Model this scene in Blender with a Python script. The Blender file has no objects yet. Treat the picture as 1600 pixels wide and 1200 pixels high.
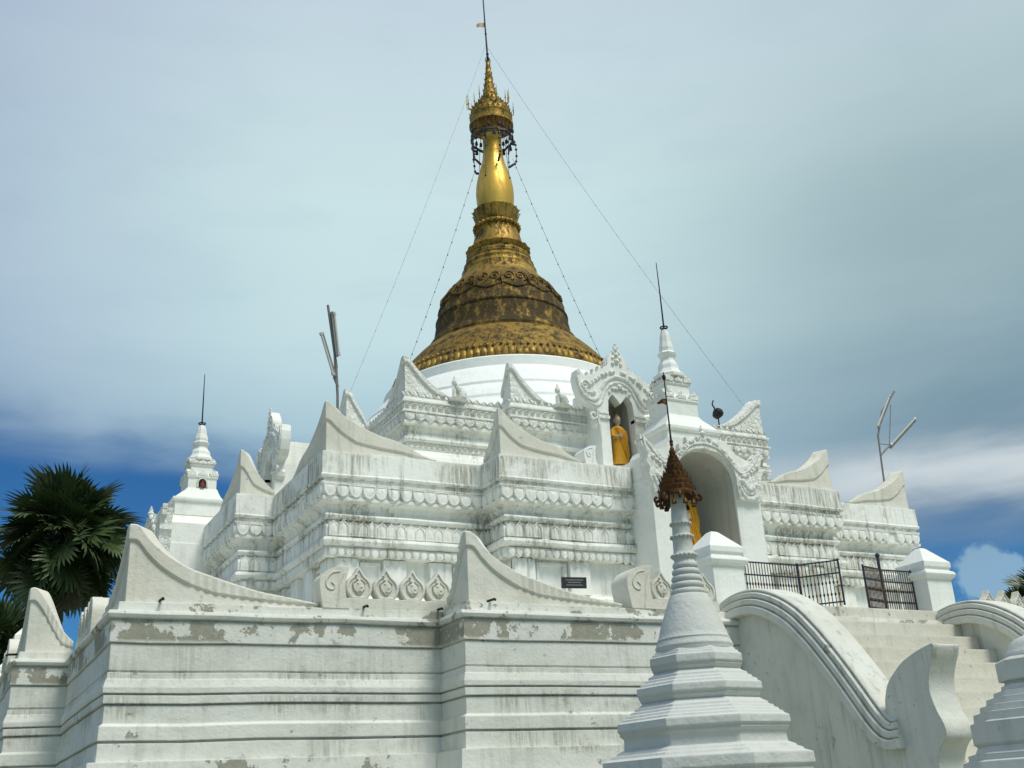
import bpy, bmesh, math, random
from mathutils import Vector, Matrix, noise
random.seed(7)
R = math.radians
scn = bpy.context.scene
col = scn.collection

# ------------------------------------------------------------------ camera
cd = bpy.data.cameras.new("Camera"); cam = bpy.data.objects.new("Camera", cd); col.objects.link(cam)
cd.sensor_width = 36; cd.lens = 38.17; cd.clip_end = 5000; cd.clip_start = .05
m = Matrix(((0.8880291, -0.1247350, -0.4425444), (-0.4567919, -0.3490295, -0.8182418), (-0.0523976, 0.9287732, -0.3669263)))
cam.matrix_world = Matrix.Translation((-9.26809, -17.41595, 1.6)) @ m.to_4x4()
scn.camera = cam

# ------------------------------------------------------------------ sky, sun, exposure
SUN_AZ, SUN_EL = R(293), R(59)          # azimuth of the sun measured from +X towards +Y
sd = bpy.data.lights.new("Sun", 'SUN'); sun = bpy.data.objects.new("Sun", sd); col.objects.link(sun)
sd.energy = 2.9; sd.angle = R(20); sd.color = (1, .965, .9)
sv = Vector((math.cos(SUN_EL)*math.cos(SUN_AZ), math.cos(SUN_EL)*math.sin(SUN_AZ), math.sin(SUN_EL)))
sun.rotation_euler = sv.to_track_quat('Z', 'Y').to_euler()
scn.view_settings.view_transform = 'Standard'; scn.view_settings.look = 'None'
scn.view_settings.exposure = 0; scn.view_settings.gamma = 1

def lin(r, g, b):
    f = lambda c: (c/255/12.92) if c/255 <= .04045 else ((c/255+.055)/1.055)**2.4
    return (f(r), f(g), f(b), 1)

class NT:
    """small helper to write node trees"""
    def __init__(s, tree): s.t = tree; s.n = tree.nodes; s.l = tree.links
    def node(s, typ, **kw):
        n = s.n.new(typ)
        for k, v in kw.items(): setattr(n, k, v)
        return n
    def put(s, sock, v):
        if hasattr(v, 'is_linked') or isinstance(v, bpy.types.NodeSocket): s.l.new(v, sock)
        else: sock.default_value = v
    def math(s, op, a, b=None, c=None, clamp=False):
        n = s.node('ShaderNodeMath', operation=op, use_clamp=clamp); s.put(n.inputs[0], a)
        if b is not None: s.put(n.inputs[1], b)
        if c is not None: s.put(n.inputs[2], c)
        return n.outputs[0]
    def noise(s, vec, scale, detail=4, rough=.55, dist=0.0):
        n = s.node('ShaderNodeTexNoise'); s.put(n.inputs['Vector'], vec)
        n.inputs['Scale'].default_value = scale; n.inputs['Detail'].default_value = detail
        n.inputs['Roughness'].default_value = rough; n.inputs['Distortion'].default_value = dist
        return n.outputs['Fac']
    def mapr(s, v, a, b, c=0.0, d=1.0, smooth=True):
        n = s.node('ShaderNodeMapRange', interpolation_type='SMOOTHSTEP' if smooth else 'LINEAR'); s.put(n.inputs[0], v)
        for i, x in enumerate((a, b, c, d)): s.put(n.inputs[1+i], x)
        return n.outputs[0]
    def mix(s, f, a, b, blend='MIX'):
        n = s.node('ShaderNodeMix', data_type='RGBA', blend_type=blend)
        s.put(n.inputs[0], f); s.put(n.inputs[6], a); s.put(n.inputs[7], b)
        return n.outputs[2]
    def ramp(s, f, pts):
        n = s.node('ShaderNodeValToRGB'); s.put(n.inputs[0], f); e = n.color_ramp.elements
        while len(e) < len(pts): e.new(.5)
        for el, (p, c) in zip(e, pts): el.position = p; el.color = c
        return n.outputs[0]
    def scale(s, vec, v):
        n = s.node('ShaderNodeVectorMath', operation='MULTIPLY'); s.put(n.inputs[0], vec); n.inputs[1].default_value = v
        return n.outputs[0]

w = bpy.data.worlds.new("World"); scn.world = w; w.use_nodes = True
T = NT(w.node_tree); T.n.clear()
sky = T.node('ShaderNodeTexSky', sky_type='NISHITA'); sky.sun_disc = False
sky.sun_elevation = SUN_EL; sky.sun_rotation = R(90) - SUN_AZ; sky.air_density = 1.0; sky.dust_density = .1; sky.ozone_density = 3
tc = T.node('ShaderNodeTexCoord'); gen = tc.outputs['Generated']
nv = T.node('ShaderNodeVectorMath', operation='NORMALIZE'); T.put(nv.inputs[0], gen); gen = nv.outputs[0]
sx = T.node('ShaderNodeSeparateXYZ'); T.put(sx.inputs[0], gen); Z = sx.outputs[2]
dt = T.node('ShaderNodeVectorMath', operation='DOT_PRODUCT'); T.put(dt.inputs[0], gen); dt.inputs[1].default_value = (.888, -.457, 0); LAT = dt.outputs['Value']
cl = T.node('ShaderNodeVectorMath', operation='MULTIPLY'); T.put(cl.inputs[0], gen); cl.inputs[1].default_value = (2.0, 2.0, 7.0)
nA = T.noise(cl.outputs[0], 1.6, 5, .52, .3); nB = T.noise(cl.outputs[0], 4.5, 5, .55, .4); nC = T.noise(gen, 5, 4, .5)
zn = T.math('ADD', Z, T.math('MULTIPLY', T.math('SUBTRACT', nA, .5), .10))
zn = T.math('ADD', zn, T.math('MULTIPLY', T.math('SUBTRACT', nB, .5), .03))
bound = T.math('SUBTRACT', T.math('MULTIPLY_ADD', LAT, -.118, .256), T.mapr(LAT, .08, .34, 0, .032))
mask = T.mapr(T.math('SUBTRACT', zn, bound), -.012, .055)
ccol = T.ramp(T.mapr(Z, .15, .95, smooth=False), [
    (.02, lin(172, 192, 206)), (.10, lin(146, 176, 200)), (.20, lin(160, 193, 208)), (.32, lin(196, 223, 228)), (.46, lin(202, 227, 230)), (.62, lin(194, 213, 224)), (1, lin(150, 162, 170))])
ccol = T.mix(T.math('SUBTRACT', 1, T.mapr(LAT, -.52, -.12)), ccol, T.mix(1.0, ccol, (.62, .62, .78, 1), 'MULTIPLY'))
rightm = T.math('MULTIPLY', T.mapr(LAT, .04, .40), T.math('SUBTRACT', 1, T.mapr(Z, .44, .66, 0, .72)))
ccol = T.mix(rightm, ccol, T.mix(1.0, ccol, (.57, .60, .63, 1), 'MULTIPLY'))
low = T.math('MULTIPLY', T.mapr(T.math('SUBTRACT', zn, bound), .02, .07), T.math('SUBTRACT', 1, T.mapr(T.math('SUBTRACT', zn, bound), .06, .11)))
ccol = T.mix(T.math('MULTIPLY', low, T.mapr(LAT, .16, .34)), ccol, lin(206, 216, 221))
ccol = T.mix(T.mapr(nA, .35, .7, 0, .14), ccol, lin(206, 224, 230))
ccol = T.mix(T.mapr(nB, .45, .72, 0, .09), ccol, lin(150, 176, 196))
# little cumulus low on the right
dc = T.node('ShaderNodeVectorMath', operation='DISTANCE'); T.put(dc.inputs[0], T.scale(gen, (1, 1, 1.5))); dc.inputs[1].default_value = (.773, .611, .245)
puff = T.math('SUBTRACT', .036, T.math('ADD', dc.outputs['Value'], T.math('MULTIPLY', T.math('SUBTRACT', T.noise(gen, 38, 4, .6), .5), .05)))
puffm = T.mapr(puff, -.002, .010, 0, .75)
blue = T.mix(1.0, sky.outputs[0], (.21, .52, .78, 1), 'MULTIPLY')
bgS = T.node('ShaderNodeBackground'); T.put(bgS.inputs[0], blue); bgS.inputs[1].default_value = .10
bgC = T.node('ShaderNodeBackground'); T.put(bgC.inputs[0], ccol); bgC.inputs[1].default_value = 1.0
bgP = T.node('ShaderNodeBackground'); bgP.inputs[0].default_value = lin(150, 185, 208); bgP.inputs[1].default_value = 1.0
mx0 = T.node('ShaderNodeMixShader'); T.put(mx0.inputs[0], puffm); T.l.new(bgS.outputs[0], mx0.inputs[1]); T.l.new(bgP.outputs[0], mx0.inputs[2])
mx = T.node('ShaderNodeMixShader'); T.put(mx.inputs[0], mask); T.l.new(mx0.outputs[0], mx.inputs[1]); T.l.new(bgC.outputs[0], mx.inputs[2])
out = T.node('ShaderNodeOutputWorld'); T.l.new(mx.outputs[0], out.inputs[0])

# ------------------------------------------------------------------ materials
def newmat(name):
    mt = bpy.data.materials.new(name); mt.use_nodes = True
    t = NT(mt.node_tree); b = t.n['Principled BSDF']; b.inputs['Specular IOR Level'].default_value = .25
    geo = t.node('ShaderNodeNewGeometry')
    return mt, t, b, geo.outputs['Position']

def plaster(name, base=(.76, .775, .725), grime=.35, streak=.25, speck=.35, peel=None, carve=0, lumps=.35, warm=0.0, moss=None, tint=(.52, .52, .44), bev=.014):
    mt, t, b, pos = newmat(name)
    base = (*base, 1); peelmask = None
    n1 = t.noise(pos, 1.1, 7, .62, .4); n2 = t.noise(pos, 4.2, 7, .65)
    c = t.mix(t.mapr(n1, .40, .74, 0, grime), base, (*tint, 1))
    c = t.mix(t.mapr(n2, .50, .75, 0, grime*.9), c, (.50, .49, .40, 1))
    if warm: c = t.mix(t.mapr(t.noise(pos, 1.7, 4), .35, .65, warm*.3, warm), c, (.58, .50, .36, 1))
    st = t.noise(t.scale(pos, (11, 11, .7)), 1, 5, .6)
    st = t.math('MULTIPLY', t.mapr(st, .50, .72, 0, streak), t.mapr(t.noise(pos, .9, 3), .35, .65, .25, 1))
    c = t.mix(st, c, (.24, .245, .19, 1))
    sp = t.noise(pos, 13, 6, .72)
    sp = t.math('MULTIPLY', t.mapr(sp, .60, .68, 0, speck), t.mapr(t.noise(pos, 1.4, 3), .42, .62))
    c = t.mix(sp, c, (.10, .10, .075, 1))
    if moss:
        mxz = t.node('ShaderNodeSeparateXYZ'); t.put(mxz.inputs[0], pos)
        mfine = t.noise(t.scale(pos, (30, 30, 2.0)), 1, 5, .65); mbig = t.noise(pos, 1.15, 5, .6, .5)
        for z0, z1, amt in moss:
            zz = t.math('ADD', mxz.outputs[2], t.math('MULTIPLY', t.math('SUBTRACT', mfine, .5), .22))
            band = t.math('MULTIPLY', t.mapr(zz, z0-.05, z0+.03), t.math('SUBTRACT', 1, t.mapr(zz, z1-.05, z1+.03)))
            mm = t.math('MULTIPLY', band, t.math('MULTIPLY', t.mapr(mbig, .47, .60), t.mapr(mfine, .40, .62, .15, 1)))
            c = t.mix(t.math('MULTIPLY', mm, amt), c, t.mix(t.noise(pos, 9, 4), (.11, .11, .065, 1), (.30, .29, .19, 1)))
    if peel:
        sxz = t.node('ShaderNodeSeparateXYZ'); t.put(sxz.inputs[0], pos)
        for z0, z1, amt in peel:
            band = t.math('MULTIPLY', t.mapr(sxz.outputs[2], z0-.03, z0+.02), t.math('SUBTRACT', 1, t.mapr(sxz.outputs[2], z1-.03, z1+.02)))
            pn = t.math('ADD', t.math('MULTIPLY', t.noise(pos, 2.2, 3, .5), .5), t.math('MULTIPLY', t.noise(pos, 7, 8, .68), .5))
            pm = t.math('MULTIPLY', band, t.mapr(pn, .585-amt*.1, .605-amt*.1, 0, .85))
            peelmask = pm if peelmask is None else t.math('MAXIMUM', peelmask, pm)
            c = t.mix(pm, c, t.mix(t.noise(pos, 18, 5), (.17, .165, .12, 1), (.36, .35, .26, 1)))
    t.put(b.inputs['Base Color'], c); b.inputs['Roughness'].default_value = .88
    bv = t.node('ShaderNodeBevel', samples=4); bv.inputs[0].default_value = bev
    h = t.math('ADD', t.math('MULTIPLY', t.noise(pos, 2.6, 3), lumps*2.2), t.math('MULTIPLY', t.noise(pos, 30, 5, .7), .28))
    if peelmask is not None: h = t.math('ADD', h, t.math('MULTIPLY', peelmask, -.35))
    if carve:
        vo = t.node('ShaderNodeTexVoronoi', feature='SMOOTH_F1'); t.put(vo.inputs['Vector'], pos); vo.inputs['Scale'].default_value = 13; vo.inputs['Smoothness'].default_value = .6
        wv = t.node('ShaderNodeTexVoronoi', feature='DISTANCE_TO_EDGE'); t.put(wv.inputs['Vector'], pos); wv.inputs['Scale'].default_value = 17
        h = t.math('ADD', h, t.math('MULTIPLY', vo.outputs['Distance'], -carve*1.6))
        h = t.math('ADD', h, t.math('MULTIPLY', t.mapr(wv.outputs['Distance'], 0, .12), carve*.6))
    bp = t.node('ShaderNodeBump'); bp.inputs['Strength'].default_value = .55; bp.inputs['Distance'].default_value = .045
    t.put(bp.inputs['Height'], h); t.l.new(bv.outputs[0], bp.inputs['Normal']); t.l.new(bp.outputs[0], b.inputs['Normal'])
    return mt

def metal(name, colr, rough=.4, met=.8, dirt=None, dirtamt=.5, scale=6, zdark=None, bump=.2, vstreak=False, dlo=.42, dhi=.62):
    mt, t, b, pos = newmat(name)
    c = (*colr, 1)
    n = t.noise(t.scale(pos, (9, 9, 2.6)) if vstreak else pos, 1 if vstreak else scale, 8, .72)
    d = t.mapr(n, dlo, dhi, 0, dirtamt)
    if zdark:
        s = t.node('ShaderNodeSeparateXYZ'); t.put(s.inputs[0], pos)
        zz = t.math('ADD', s.outputs[2], t.math('MULTIPLY', t.math('SUBTRACT', t.noise(pos, 2.6, 8, .75), .5), 1.0))
        a0, a1, a2, a3 = zdark
        band = t.math('MULTIPLY', t.mapr(zz, a0, a1), t.math('SUBTRACT', 1, t.mapr(zz, a2, a3)))
        skirt = t.math('MULTIPLY', t.math('SUBTRACT', 1, t.mapr(zz, a0-.1, a0+.1)), t.mapr(t.noise(pos, 5.5, 8, .72), .46, .62, .30, .92))
        d = t.math('MAXIMUM', d, skirt)
        d = t.math('MAXIMUM', d, t.math('MULTIPLY', band, t.mapr(t.noise(t.scale(pos, (7, 7, 4)), 1, 8, .75), .47, .66, .94, .22)))
    if dirt:
        c = t.mix(d, c, (*dirt, 1)); t.put(b.inputs['Metallic'], t.math('MULTIPLY', t.math('SUBTRACT', 1, d), met))
        t.put(b.inputs['Roughness'], t.mapr(d, 0, 1, rough, .85, smooth=False))
    else:
        b.inputs['Metallic'].default_value = met; b.inputs['Roughness'].default_value = rough
    t.put(b.inputs['Base Color'], c)
    bp = t.node('ShaderNodeBump'); bp.inputs['Strength'].default_value = bump; bp.inputs['Distance'].default_value = .03
    t.put(bp.inputs['Height'], t.noise(pos, 14, 5, .6)); t.l.new(bp.outputs[0], b.inputs['Normal'])
    return mt

def flat(name, colr, rough=.7, var=.25, scale=8, spec=.25):
    mt, t, b, pos = newmat(name)
    dk = tuple(x*(1-var) for x in colr)
    t.put(b.inputs['Base Color'], t.mix(t.noise(pos, scale, 5), (*dk, 1), (*[min(1, x*(1+var)) for x in colr], 1)))
    b.inputs['Roughness'].default_value = rough; b.inputs['Specular IOR Level'].default_value = spec
    return mt

M = {}
M['lower'] = plaster('whitewash_lower', base=(.74, .745, .675), grime=.40, streak=.30, speck=.65, moss=[(2.84, 3.06, .3), (2.28, 2.58, .22), (2.1, 2.3, .5), (2.78, 2.86, .5), (2.5, 2.66, .45)], peel=[(3.07, 3.24, .95), (3.25, 3.42, .35), (2.3, 2.83, -.35), (.0, 2.13, .1)])
M['mid'] = plaster('whitewash_middle', base=(.88, .885, .82), grime=.34, streak=.65, speck=.85, moss=[(5.5, 5.93, .72), (5.06, 5.32, .75), (4.6, 4.9, .5), (4.85, 5.08, .6)])
M['upper'] = plaster('whitewash_upper', base=(.88, .885, .815), grime=.30, streak=.55, speck=.65, moss=[(6.9, 7.25, .65), (6.55, 6.82, .6), (6.3, 6.5, .5)])
M['carved'] = plaster('carved_stucco', base=(.84, .845, .775), grime=.33, streak=.35, speck=.5, carve=.55)
M['horn'] = plaster('whitewash_horns', base=(.75, .745, .65), grime=.42, streak=.35, speck=.5, warm=.22)
M['white'] = plaster('fresh_white', base=(.84, .86, .80), grime=.18, streak=.12, speck=.2)
M['drum'] = plaster('drum_white', base=(.88, .90, .85), grime=.10, streak=.10, speck=.1)
M['porch'] = plaster('porch_white', base=(.85, .86, .80), grime=.28, streak=.2, speck=.25)
M['stair'] = plaster('stair_white', base=(.69, .695, .62), grime=.48, streak=.5, speck=.7, peel=[(1.2, 3.3, -.42)])
M['tread'] = plaster('stair_tread', base=(.70, .69, .60), grime=.55, streak=.3, speck=.7, warm=.25, bev=.03)
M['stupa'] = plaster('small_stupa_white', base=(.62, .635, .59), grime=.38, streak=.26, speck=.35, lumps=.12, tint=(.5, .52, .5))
M['gold'] = metal('polished_gold', (.78, .50, .10), .37, .85, (.36, .20, .04), .45, vstreak=True, bump=.05)
M['oldgold'] = metal('weathered_gold', (.40, .25, .048), .5, .6, (.035, .024, .011), .94, vstreak=True, zdark=(9.90, 10.12, 10.95, 11.85), bump=.7, dlo=.42, dhi=.64)
M['palegold'] = metal('lotus_gold', (.38, .24, .05), .5, .5, (.05, .036, .016), .95, scale=3.5, bump=.4, dlo=.46, dhi=.64)
M['htigold'] = metal('hti_gold', (.46, .29, .06), .45, .7, (.05, .035, .015), .8, scale=9, bump=.4)
M['bronze'] = metal('bronze_filigree', (.14, .062, .017), .5, .55, (.035, .016, .008), .85, scale=22, bump=.5)
M['dark'] = flat('dark_iron', (.022, .022, .024), .6)
M['darkbell'] = flat('dark_bells', (.035, .032, .045), .35, .4, 20, .5)
M['rust'] = flat('rusty_bar', (.20, .07, .022), .8, .5, 12)
M['bluebar'] = flat('blue_bar', (.035, .045, .06), .7, .5, 12)
M['recess'] = flat('recess_shade', (.03, .028, .028), .9)  # near-black colour painted as the shade inside the tower niche
M['recessred'] = flat('niche_figure_red', (.16, .04, .025), .7)
M['robe'] = flat('saffron_robe', (.62, .31, .022), .6, .3, 14)
M['skin'] = flat('statue_face', (.50, .40, .31), .6, .1)
M['hair'] = flat('statue_hair', (.42, .26, .06), .6, .2)
M['grey'] = flat('grey_metal', (.20, .20, .185), .55, .25)
M['tube'] = flat('lamp_tube', (.50, .50, .46), .35, .1)
M['plaque'] = flat('dark_plaque', (.035, .035, .04), .5, .4, 30)
M['plaqueline'] = flat('plaque_lettering', (.20, .20, .19), .7, .3, 30)
M['flag'] = flat('flag_brass', (.62, .42, .24), .6, .3)
M['wire'] = flat('wire_dark', (.16, .17, .17), .6)
M['leaf'] = flat('palm_leaf', (.048, .078, .024), .45, .55, 3, .4)
M['leafdead'] = flat('palm_leaf_dry', (.075, .06, .03), .7, .4, 3)
M['trunk'] = flat('palm_trunk', (.09, .075, .055), .9, .4, 5)
M['backwall'] = plaster('shrine_back_wall', base=(.72, .73, .68), grime=.5, streak=.5, speck=.5)
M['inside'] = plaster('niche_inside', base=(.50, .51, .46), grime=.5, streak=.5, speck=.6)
mt, t, b, pos = newmat('ground_earth')
t.put(b.inputs['Base Color'], t.mix(t.mapr(t.noise(pos, .35, 8, .65), .4, .6), (.30, .27, .21, 1), (.10, .13, .05, 1))); b.inputs['Roughness'].default_value = .95
M['ground'] = mt

# ------------------------------------------------------------------ mesh helpers
class MB:
    def __init__(s): s.v = []; s.f = []
    def add(s, vs, fs):
        o = len(s.v); s.v += [tuple(x) for x in vs]; s.f += [tuple(i+o for i in f) for f in fs]; return s
    def box(s, x0, x1, y0, y1, z0, z1, tap=0):
        t = tap
        return s.add([(x0, y0, z0), (x1, y0, z0), (x1, y1, z0), (x0, y1, z0), (x0+t, y0+t, z1), (x1-t, y0+t, z1), (x1-t, y1-t, z1), (x0+t, y1-t, z1)],
                     [(3, 2, 1, 0), (4, 5, 6, 7), (0, 1, 5, 4), (1, 2, 6, 5), (2, 3, 7, 6), (3, 0, 4, 7)])
    def tube(s, pts, r, n=6):
        pts = [Vector(p) for p in pts]; rs = r if isinstance(r, (list, tuple)) else [r]*len(pts)
        vs = []; prev = None
        for i, p in enumerate(pts):
            d = (pts[min(i+1, len(pts)-1)] - pts[max(i-1, 0)])
            d = d.normalized() if d.length > 1e-9 else Vector((0, 0, 1))
            if prev is None: prev = d.orthogonal().normalized()
            prev = (prev - d*prev.dot(d)); prev = prev.normalized() if prev.length > 1e-6 else d.orthogonal().normalized()
            q = d.cross(prev)
            for k in range(n):
                a = 2*math.pi*k/n; vs.append(p + (prev*math.cos(a)+q*math.sin(a))*rs[i])
        fs = [(i*n+k, i*n+(k+1) % n, (i+1)*n+(k+1) % n, (i+1)*n+k) for i in range(len(pts)-1) for k in range(n)]
        fs += [tuple(range(n))[::-1], tuple((len(pts)-1)*n+k for k in range(n))]
        return s.add(vs, fs)
    def lathe(s, prof, n=48, c=(0, 0), a0=0.0, sq=None, cap=True):
        vs = []
        for r, z in prof:
            for k in range(n):
                a = a0 + 2*math.pi*k/n; vs.append((c[0]+r*math.cos(a), c[1]+r*math.sin(a), z))
        L = len(prof)
        fs = [(i*n+k, i*n+(k+1) % n, (i+1)*n+(k+1) % n, (i+1)*n+k) for i in range(L-1) for k in range(n)]
        if prof[0][1] > prof[-1][1]: fs = [f[::-1] for f in fs]
        if cap:
            up = prof[-1][1] >= prof[0][1]
            a, bq = tuple(range(n)), tuple((L-1)*n+k for k in range(n))
            fs += [a[::-1], bq] if up else [a, bq[::-1]]
        return s.add(vs, fs)
    def prism(s, outline, fn0, fn1):
        """outline: 2D points; fn0/fn1 map a 2D point to the front and the back 3D point"""
        n = len(outline)
        vs = [fn0(*p) for p in outline] + [fn1(*p) for p in outline]
        fs = [tuple(range(n)), tuple(range(2*n-1, n-1, -1))] + [(i, i+n, (i+1) % n+n, (i+1) % n) for i in range(n)]
        return s.add(vs, fs)
    def ball(s, c, r, n=8, m=5, sz=1.0):
        prof = [(max(1e-4, r*math.sin(math.pi*i/m)), c[2]-r*sz*math.cos(math.pi*i/m)) for i in range(m+1)]
        return s.lathe(prof, n, (c[0], c[1]))
    def mesh(s, name, mat, smooth=False):
        me = bpy.data.meshes.new(name); me.from_pydata(s.v, [], s.f); me.update()
        bm = bmesh.new(); bm.from_mesh(me); bmesh.ops.recalc_face_normals(bm, faces=bm.faces); bm.to_mesh(me); bm.free()
        if smooth:
            me.polygons.foreach_set('use_smooth', [True]*len(me.polygons))
            try: me.set_sharp_from_angle(angle=R(smooth if smooth is not True else 40))
            except Exception: pass
        me.materials.append(mat); return me
    def build(s, name, mat, parent=None, smooth=False):
        o = bpy.data.objects.new(name, s.mesh(name, mat, smooth)); col.objects.link(o)
        if parent: o.parent = parent; o.matrix_parent_inverse = world_of(parent).inverted()
        return o

def world_of(o):
    mtx = o.matrix_basis.copy() if o.parent is None else world_of(o.parent) @ o.matrix_parent_inverse @ o.matrix_basis
    return mtx
def tag(o, label=None, cat=None, group=None, kind=None):
    if label: o['label'] = label
    if cat: o['category'] = cat
    if group: o['group'] = group
    if kind: o['kind'] = kind
    return o
def empty(name, loc, label=None, cat=None, group=None):
    o = bpy.data.objects.new(name, None); col.objects.link(o); o.location = loc; o.empty_display_size = .2
    return tag(o, label, cat, group)
def copy_tree(o, parent=None):
    c = o.copy(); col.objects.link(c)
    if parent: c.parent = parent
    for ch in [x for x in bpy.data.objects if x.parent == o]: copy_tree(ch, c)
    return c
def lerp(pts, s):
    if s <= pts[0][0]: return pts[0][1]
    for (a, x), (b2, y) in zip(pts, pts[1:]):
        if s <= b2: return x+(y-x)*(s-a)/(b2-a)
    return pts[-1][1]
def spline(pts, n=8):
    P = [Vector(p) for p in pts]; o = []
    for i in range(len(P)-1):
        p0, p1, p2, p3 = P[max(i-1, 0)], P[i], P[i+1], P[min(i+2, len(P)-1)]
        for k in range(n):
            t = k/n
            o.append(.5*((2*p1)+(-p0+p2)*t+(2*p0-5*p1+4*p2-p3)*t*t+(-p0+3*p1-3*p2+p3)*t**3))
    o.append(P[-1]); return [tuple(x) for x in o]

# ------------------------------------------------------------------ ground
g = MB(); g.add([(-600, -600, 0), (600, -600, 0), (600, 600, 0), (-600, 600, 0)], [(0, 1, 2, 3)])
tag(g.build('ground', M['ground']), kind='structure')

# ------------------------------------------------------------------ the pagoda
pagoda = empty('pagoda', (0, 0, 0), 'large whitewashed stepped pagoda with horned corners and a gilded bell spire', 'pagoda')

def redent(A, B, C, D, E, cx, cy):
    p = [(-A, -A), (-B, -A), (-B, -A-C), (B, -A-C), (B, -A), (A, -A), (A, -D), (A+E, -D), (A+E, D), (A, D), (A, A), (B, A), (B, A+C), (-B, A+C), (-B, A),
         (-A, A), (-A, D), (-A-E, D), (-A-E, -D), (-A, -D)]
    return [(x+cx, y+cy) for x, y in p]
def edge_n(a, b2):
    d = Vector((b2[0]-a[0], b2[1]-a[1])).normalized(); return Vector((d.y, -d.x))
def offset(plan, d):
    n = len(plan); o = []
    for i in range(n):
        n0 = edge_n(plan[i-1], plan[i]); n1 = edge_n(plan[i], plan[(i+1) % n])
        v = Vector(plan[i]) + (n0+n1)*d; o.append((v.x, v.y))
    return o
def sweep(plan, prof, jit=.006, step=.35, cap=True):
    """mouldings run round the stepped plan, hand-plastered: edges wander a little"""
    mb = MB(); n = len(plan)
    cnt = [max(1, int((Vector(plan[(i+1) % n])-Vector(plan[i])).length/step)) for i in range(n)]
    rings = []
    for j, (z, d) in enumerate(prof):
        pl = offset(plan, d); ring = []
        for i in range(n):
            a, b2 = Vector(pl[i]), Vector(pl[(i+1) % n]); nn = edge_n(pl[i], pl[(i+1) % n])
            for k in range(cnt[i]):
                q = a.lerp(b2, k/cnt[i])
                w1 = noise.noise((q.x*1.3, q.y*1.3, z*2.1)); w2 = noise.noise((q.x*1.9+9, q.y*1.9, z*5))
                dd = jit*w2 if k else 0
                ring.append((q.x+nn.x*dd, q.y+nn.y*dd, z+jit*1.3*w1))
        rings.append(ring)
    N = len(rings[0]); vs = [p for r in rings for p in r]
    fs = [(j*N+k, j*N+(k+1) % N, (j+1)*N+(k+1) % N, (j+1)*N+k) for j in range(len(rings)-1) for k in range(N)]
    if prof[0][0] > prof[-1][0]: fs = [f[::-1] for f in fs]
    if cap:
        fs.append(tuple(range(N))); fs.append(tuple(range((len(rings)-1)*N, len(rings)*N))[::-1])
    mb.add(vs, fs); return mb

def edges(plan, d, keep=None):
    # only the walls that look to the front or to the left, and not the recesses behind the shrines
    pl = offset(plan, d); n = len(pl)
    for i in range(n):
        nn = edge_n(plan[i], plan[(i+1) % n])
        recess = (Vector(plan[(i+1) % n])-Vector(plan[i])).length < 1.2 and plan[i] in RECESS
        if (nn.y < -.5 or nn.x < -.5) and not recess: yield Vector(pl[i]), Vector(pl[(i+1) % n]), edge_n(pl[i], pl[(i+1) % n])
FRONT_LEFT = None
RECESS = set()
def notch(plan, side, c, hw, back):
    """cut a recess into the front ('y') or left ('x') projection"""
    o = []
    n = len(plan)
    for i in range(n):
        a, b2 = plan[i], plan[(i+1) % n]; o.append(a)
        nn = edge_n(a, b2); L = (Vector(b2)-Vector(a)).length
        if side == 'y' and nn.y < -.5 and L > 4 and a[0] < 0:
            w4 = [(c-hw, a[1]), (c-hw, back), (c+hw, back), (c+hw, a[1])]
        elif side == 'x' and nn.x < -.5 and L > 4 and a[0] < 0:
            w4 = [(a[0], c+hw), (back, c+hw), (back, c-hw), (a[0], c-hw)]
        else: continue
        o += w4; RECESS.update(w4[:3])
    return o

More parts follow.
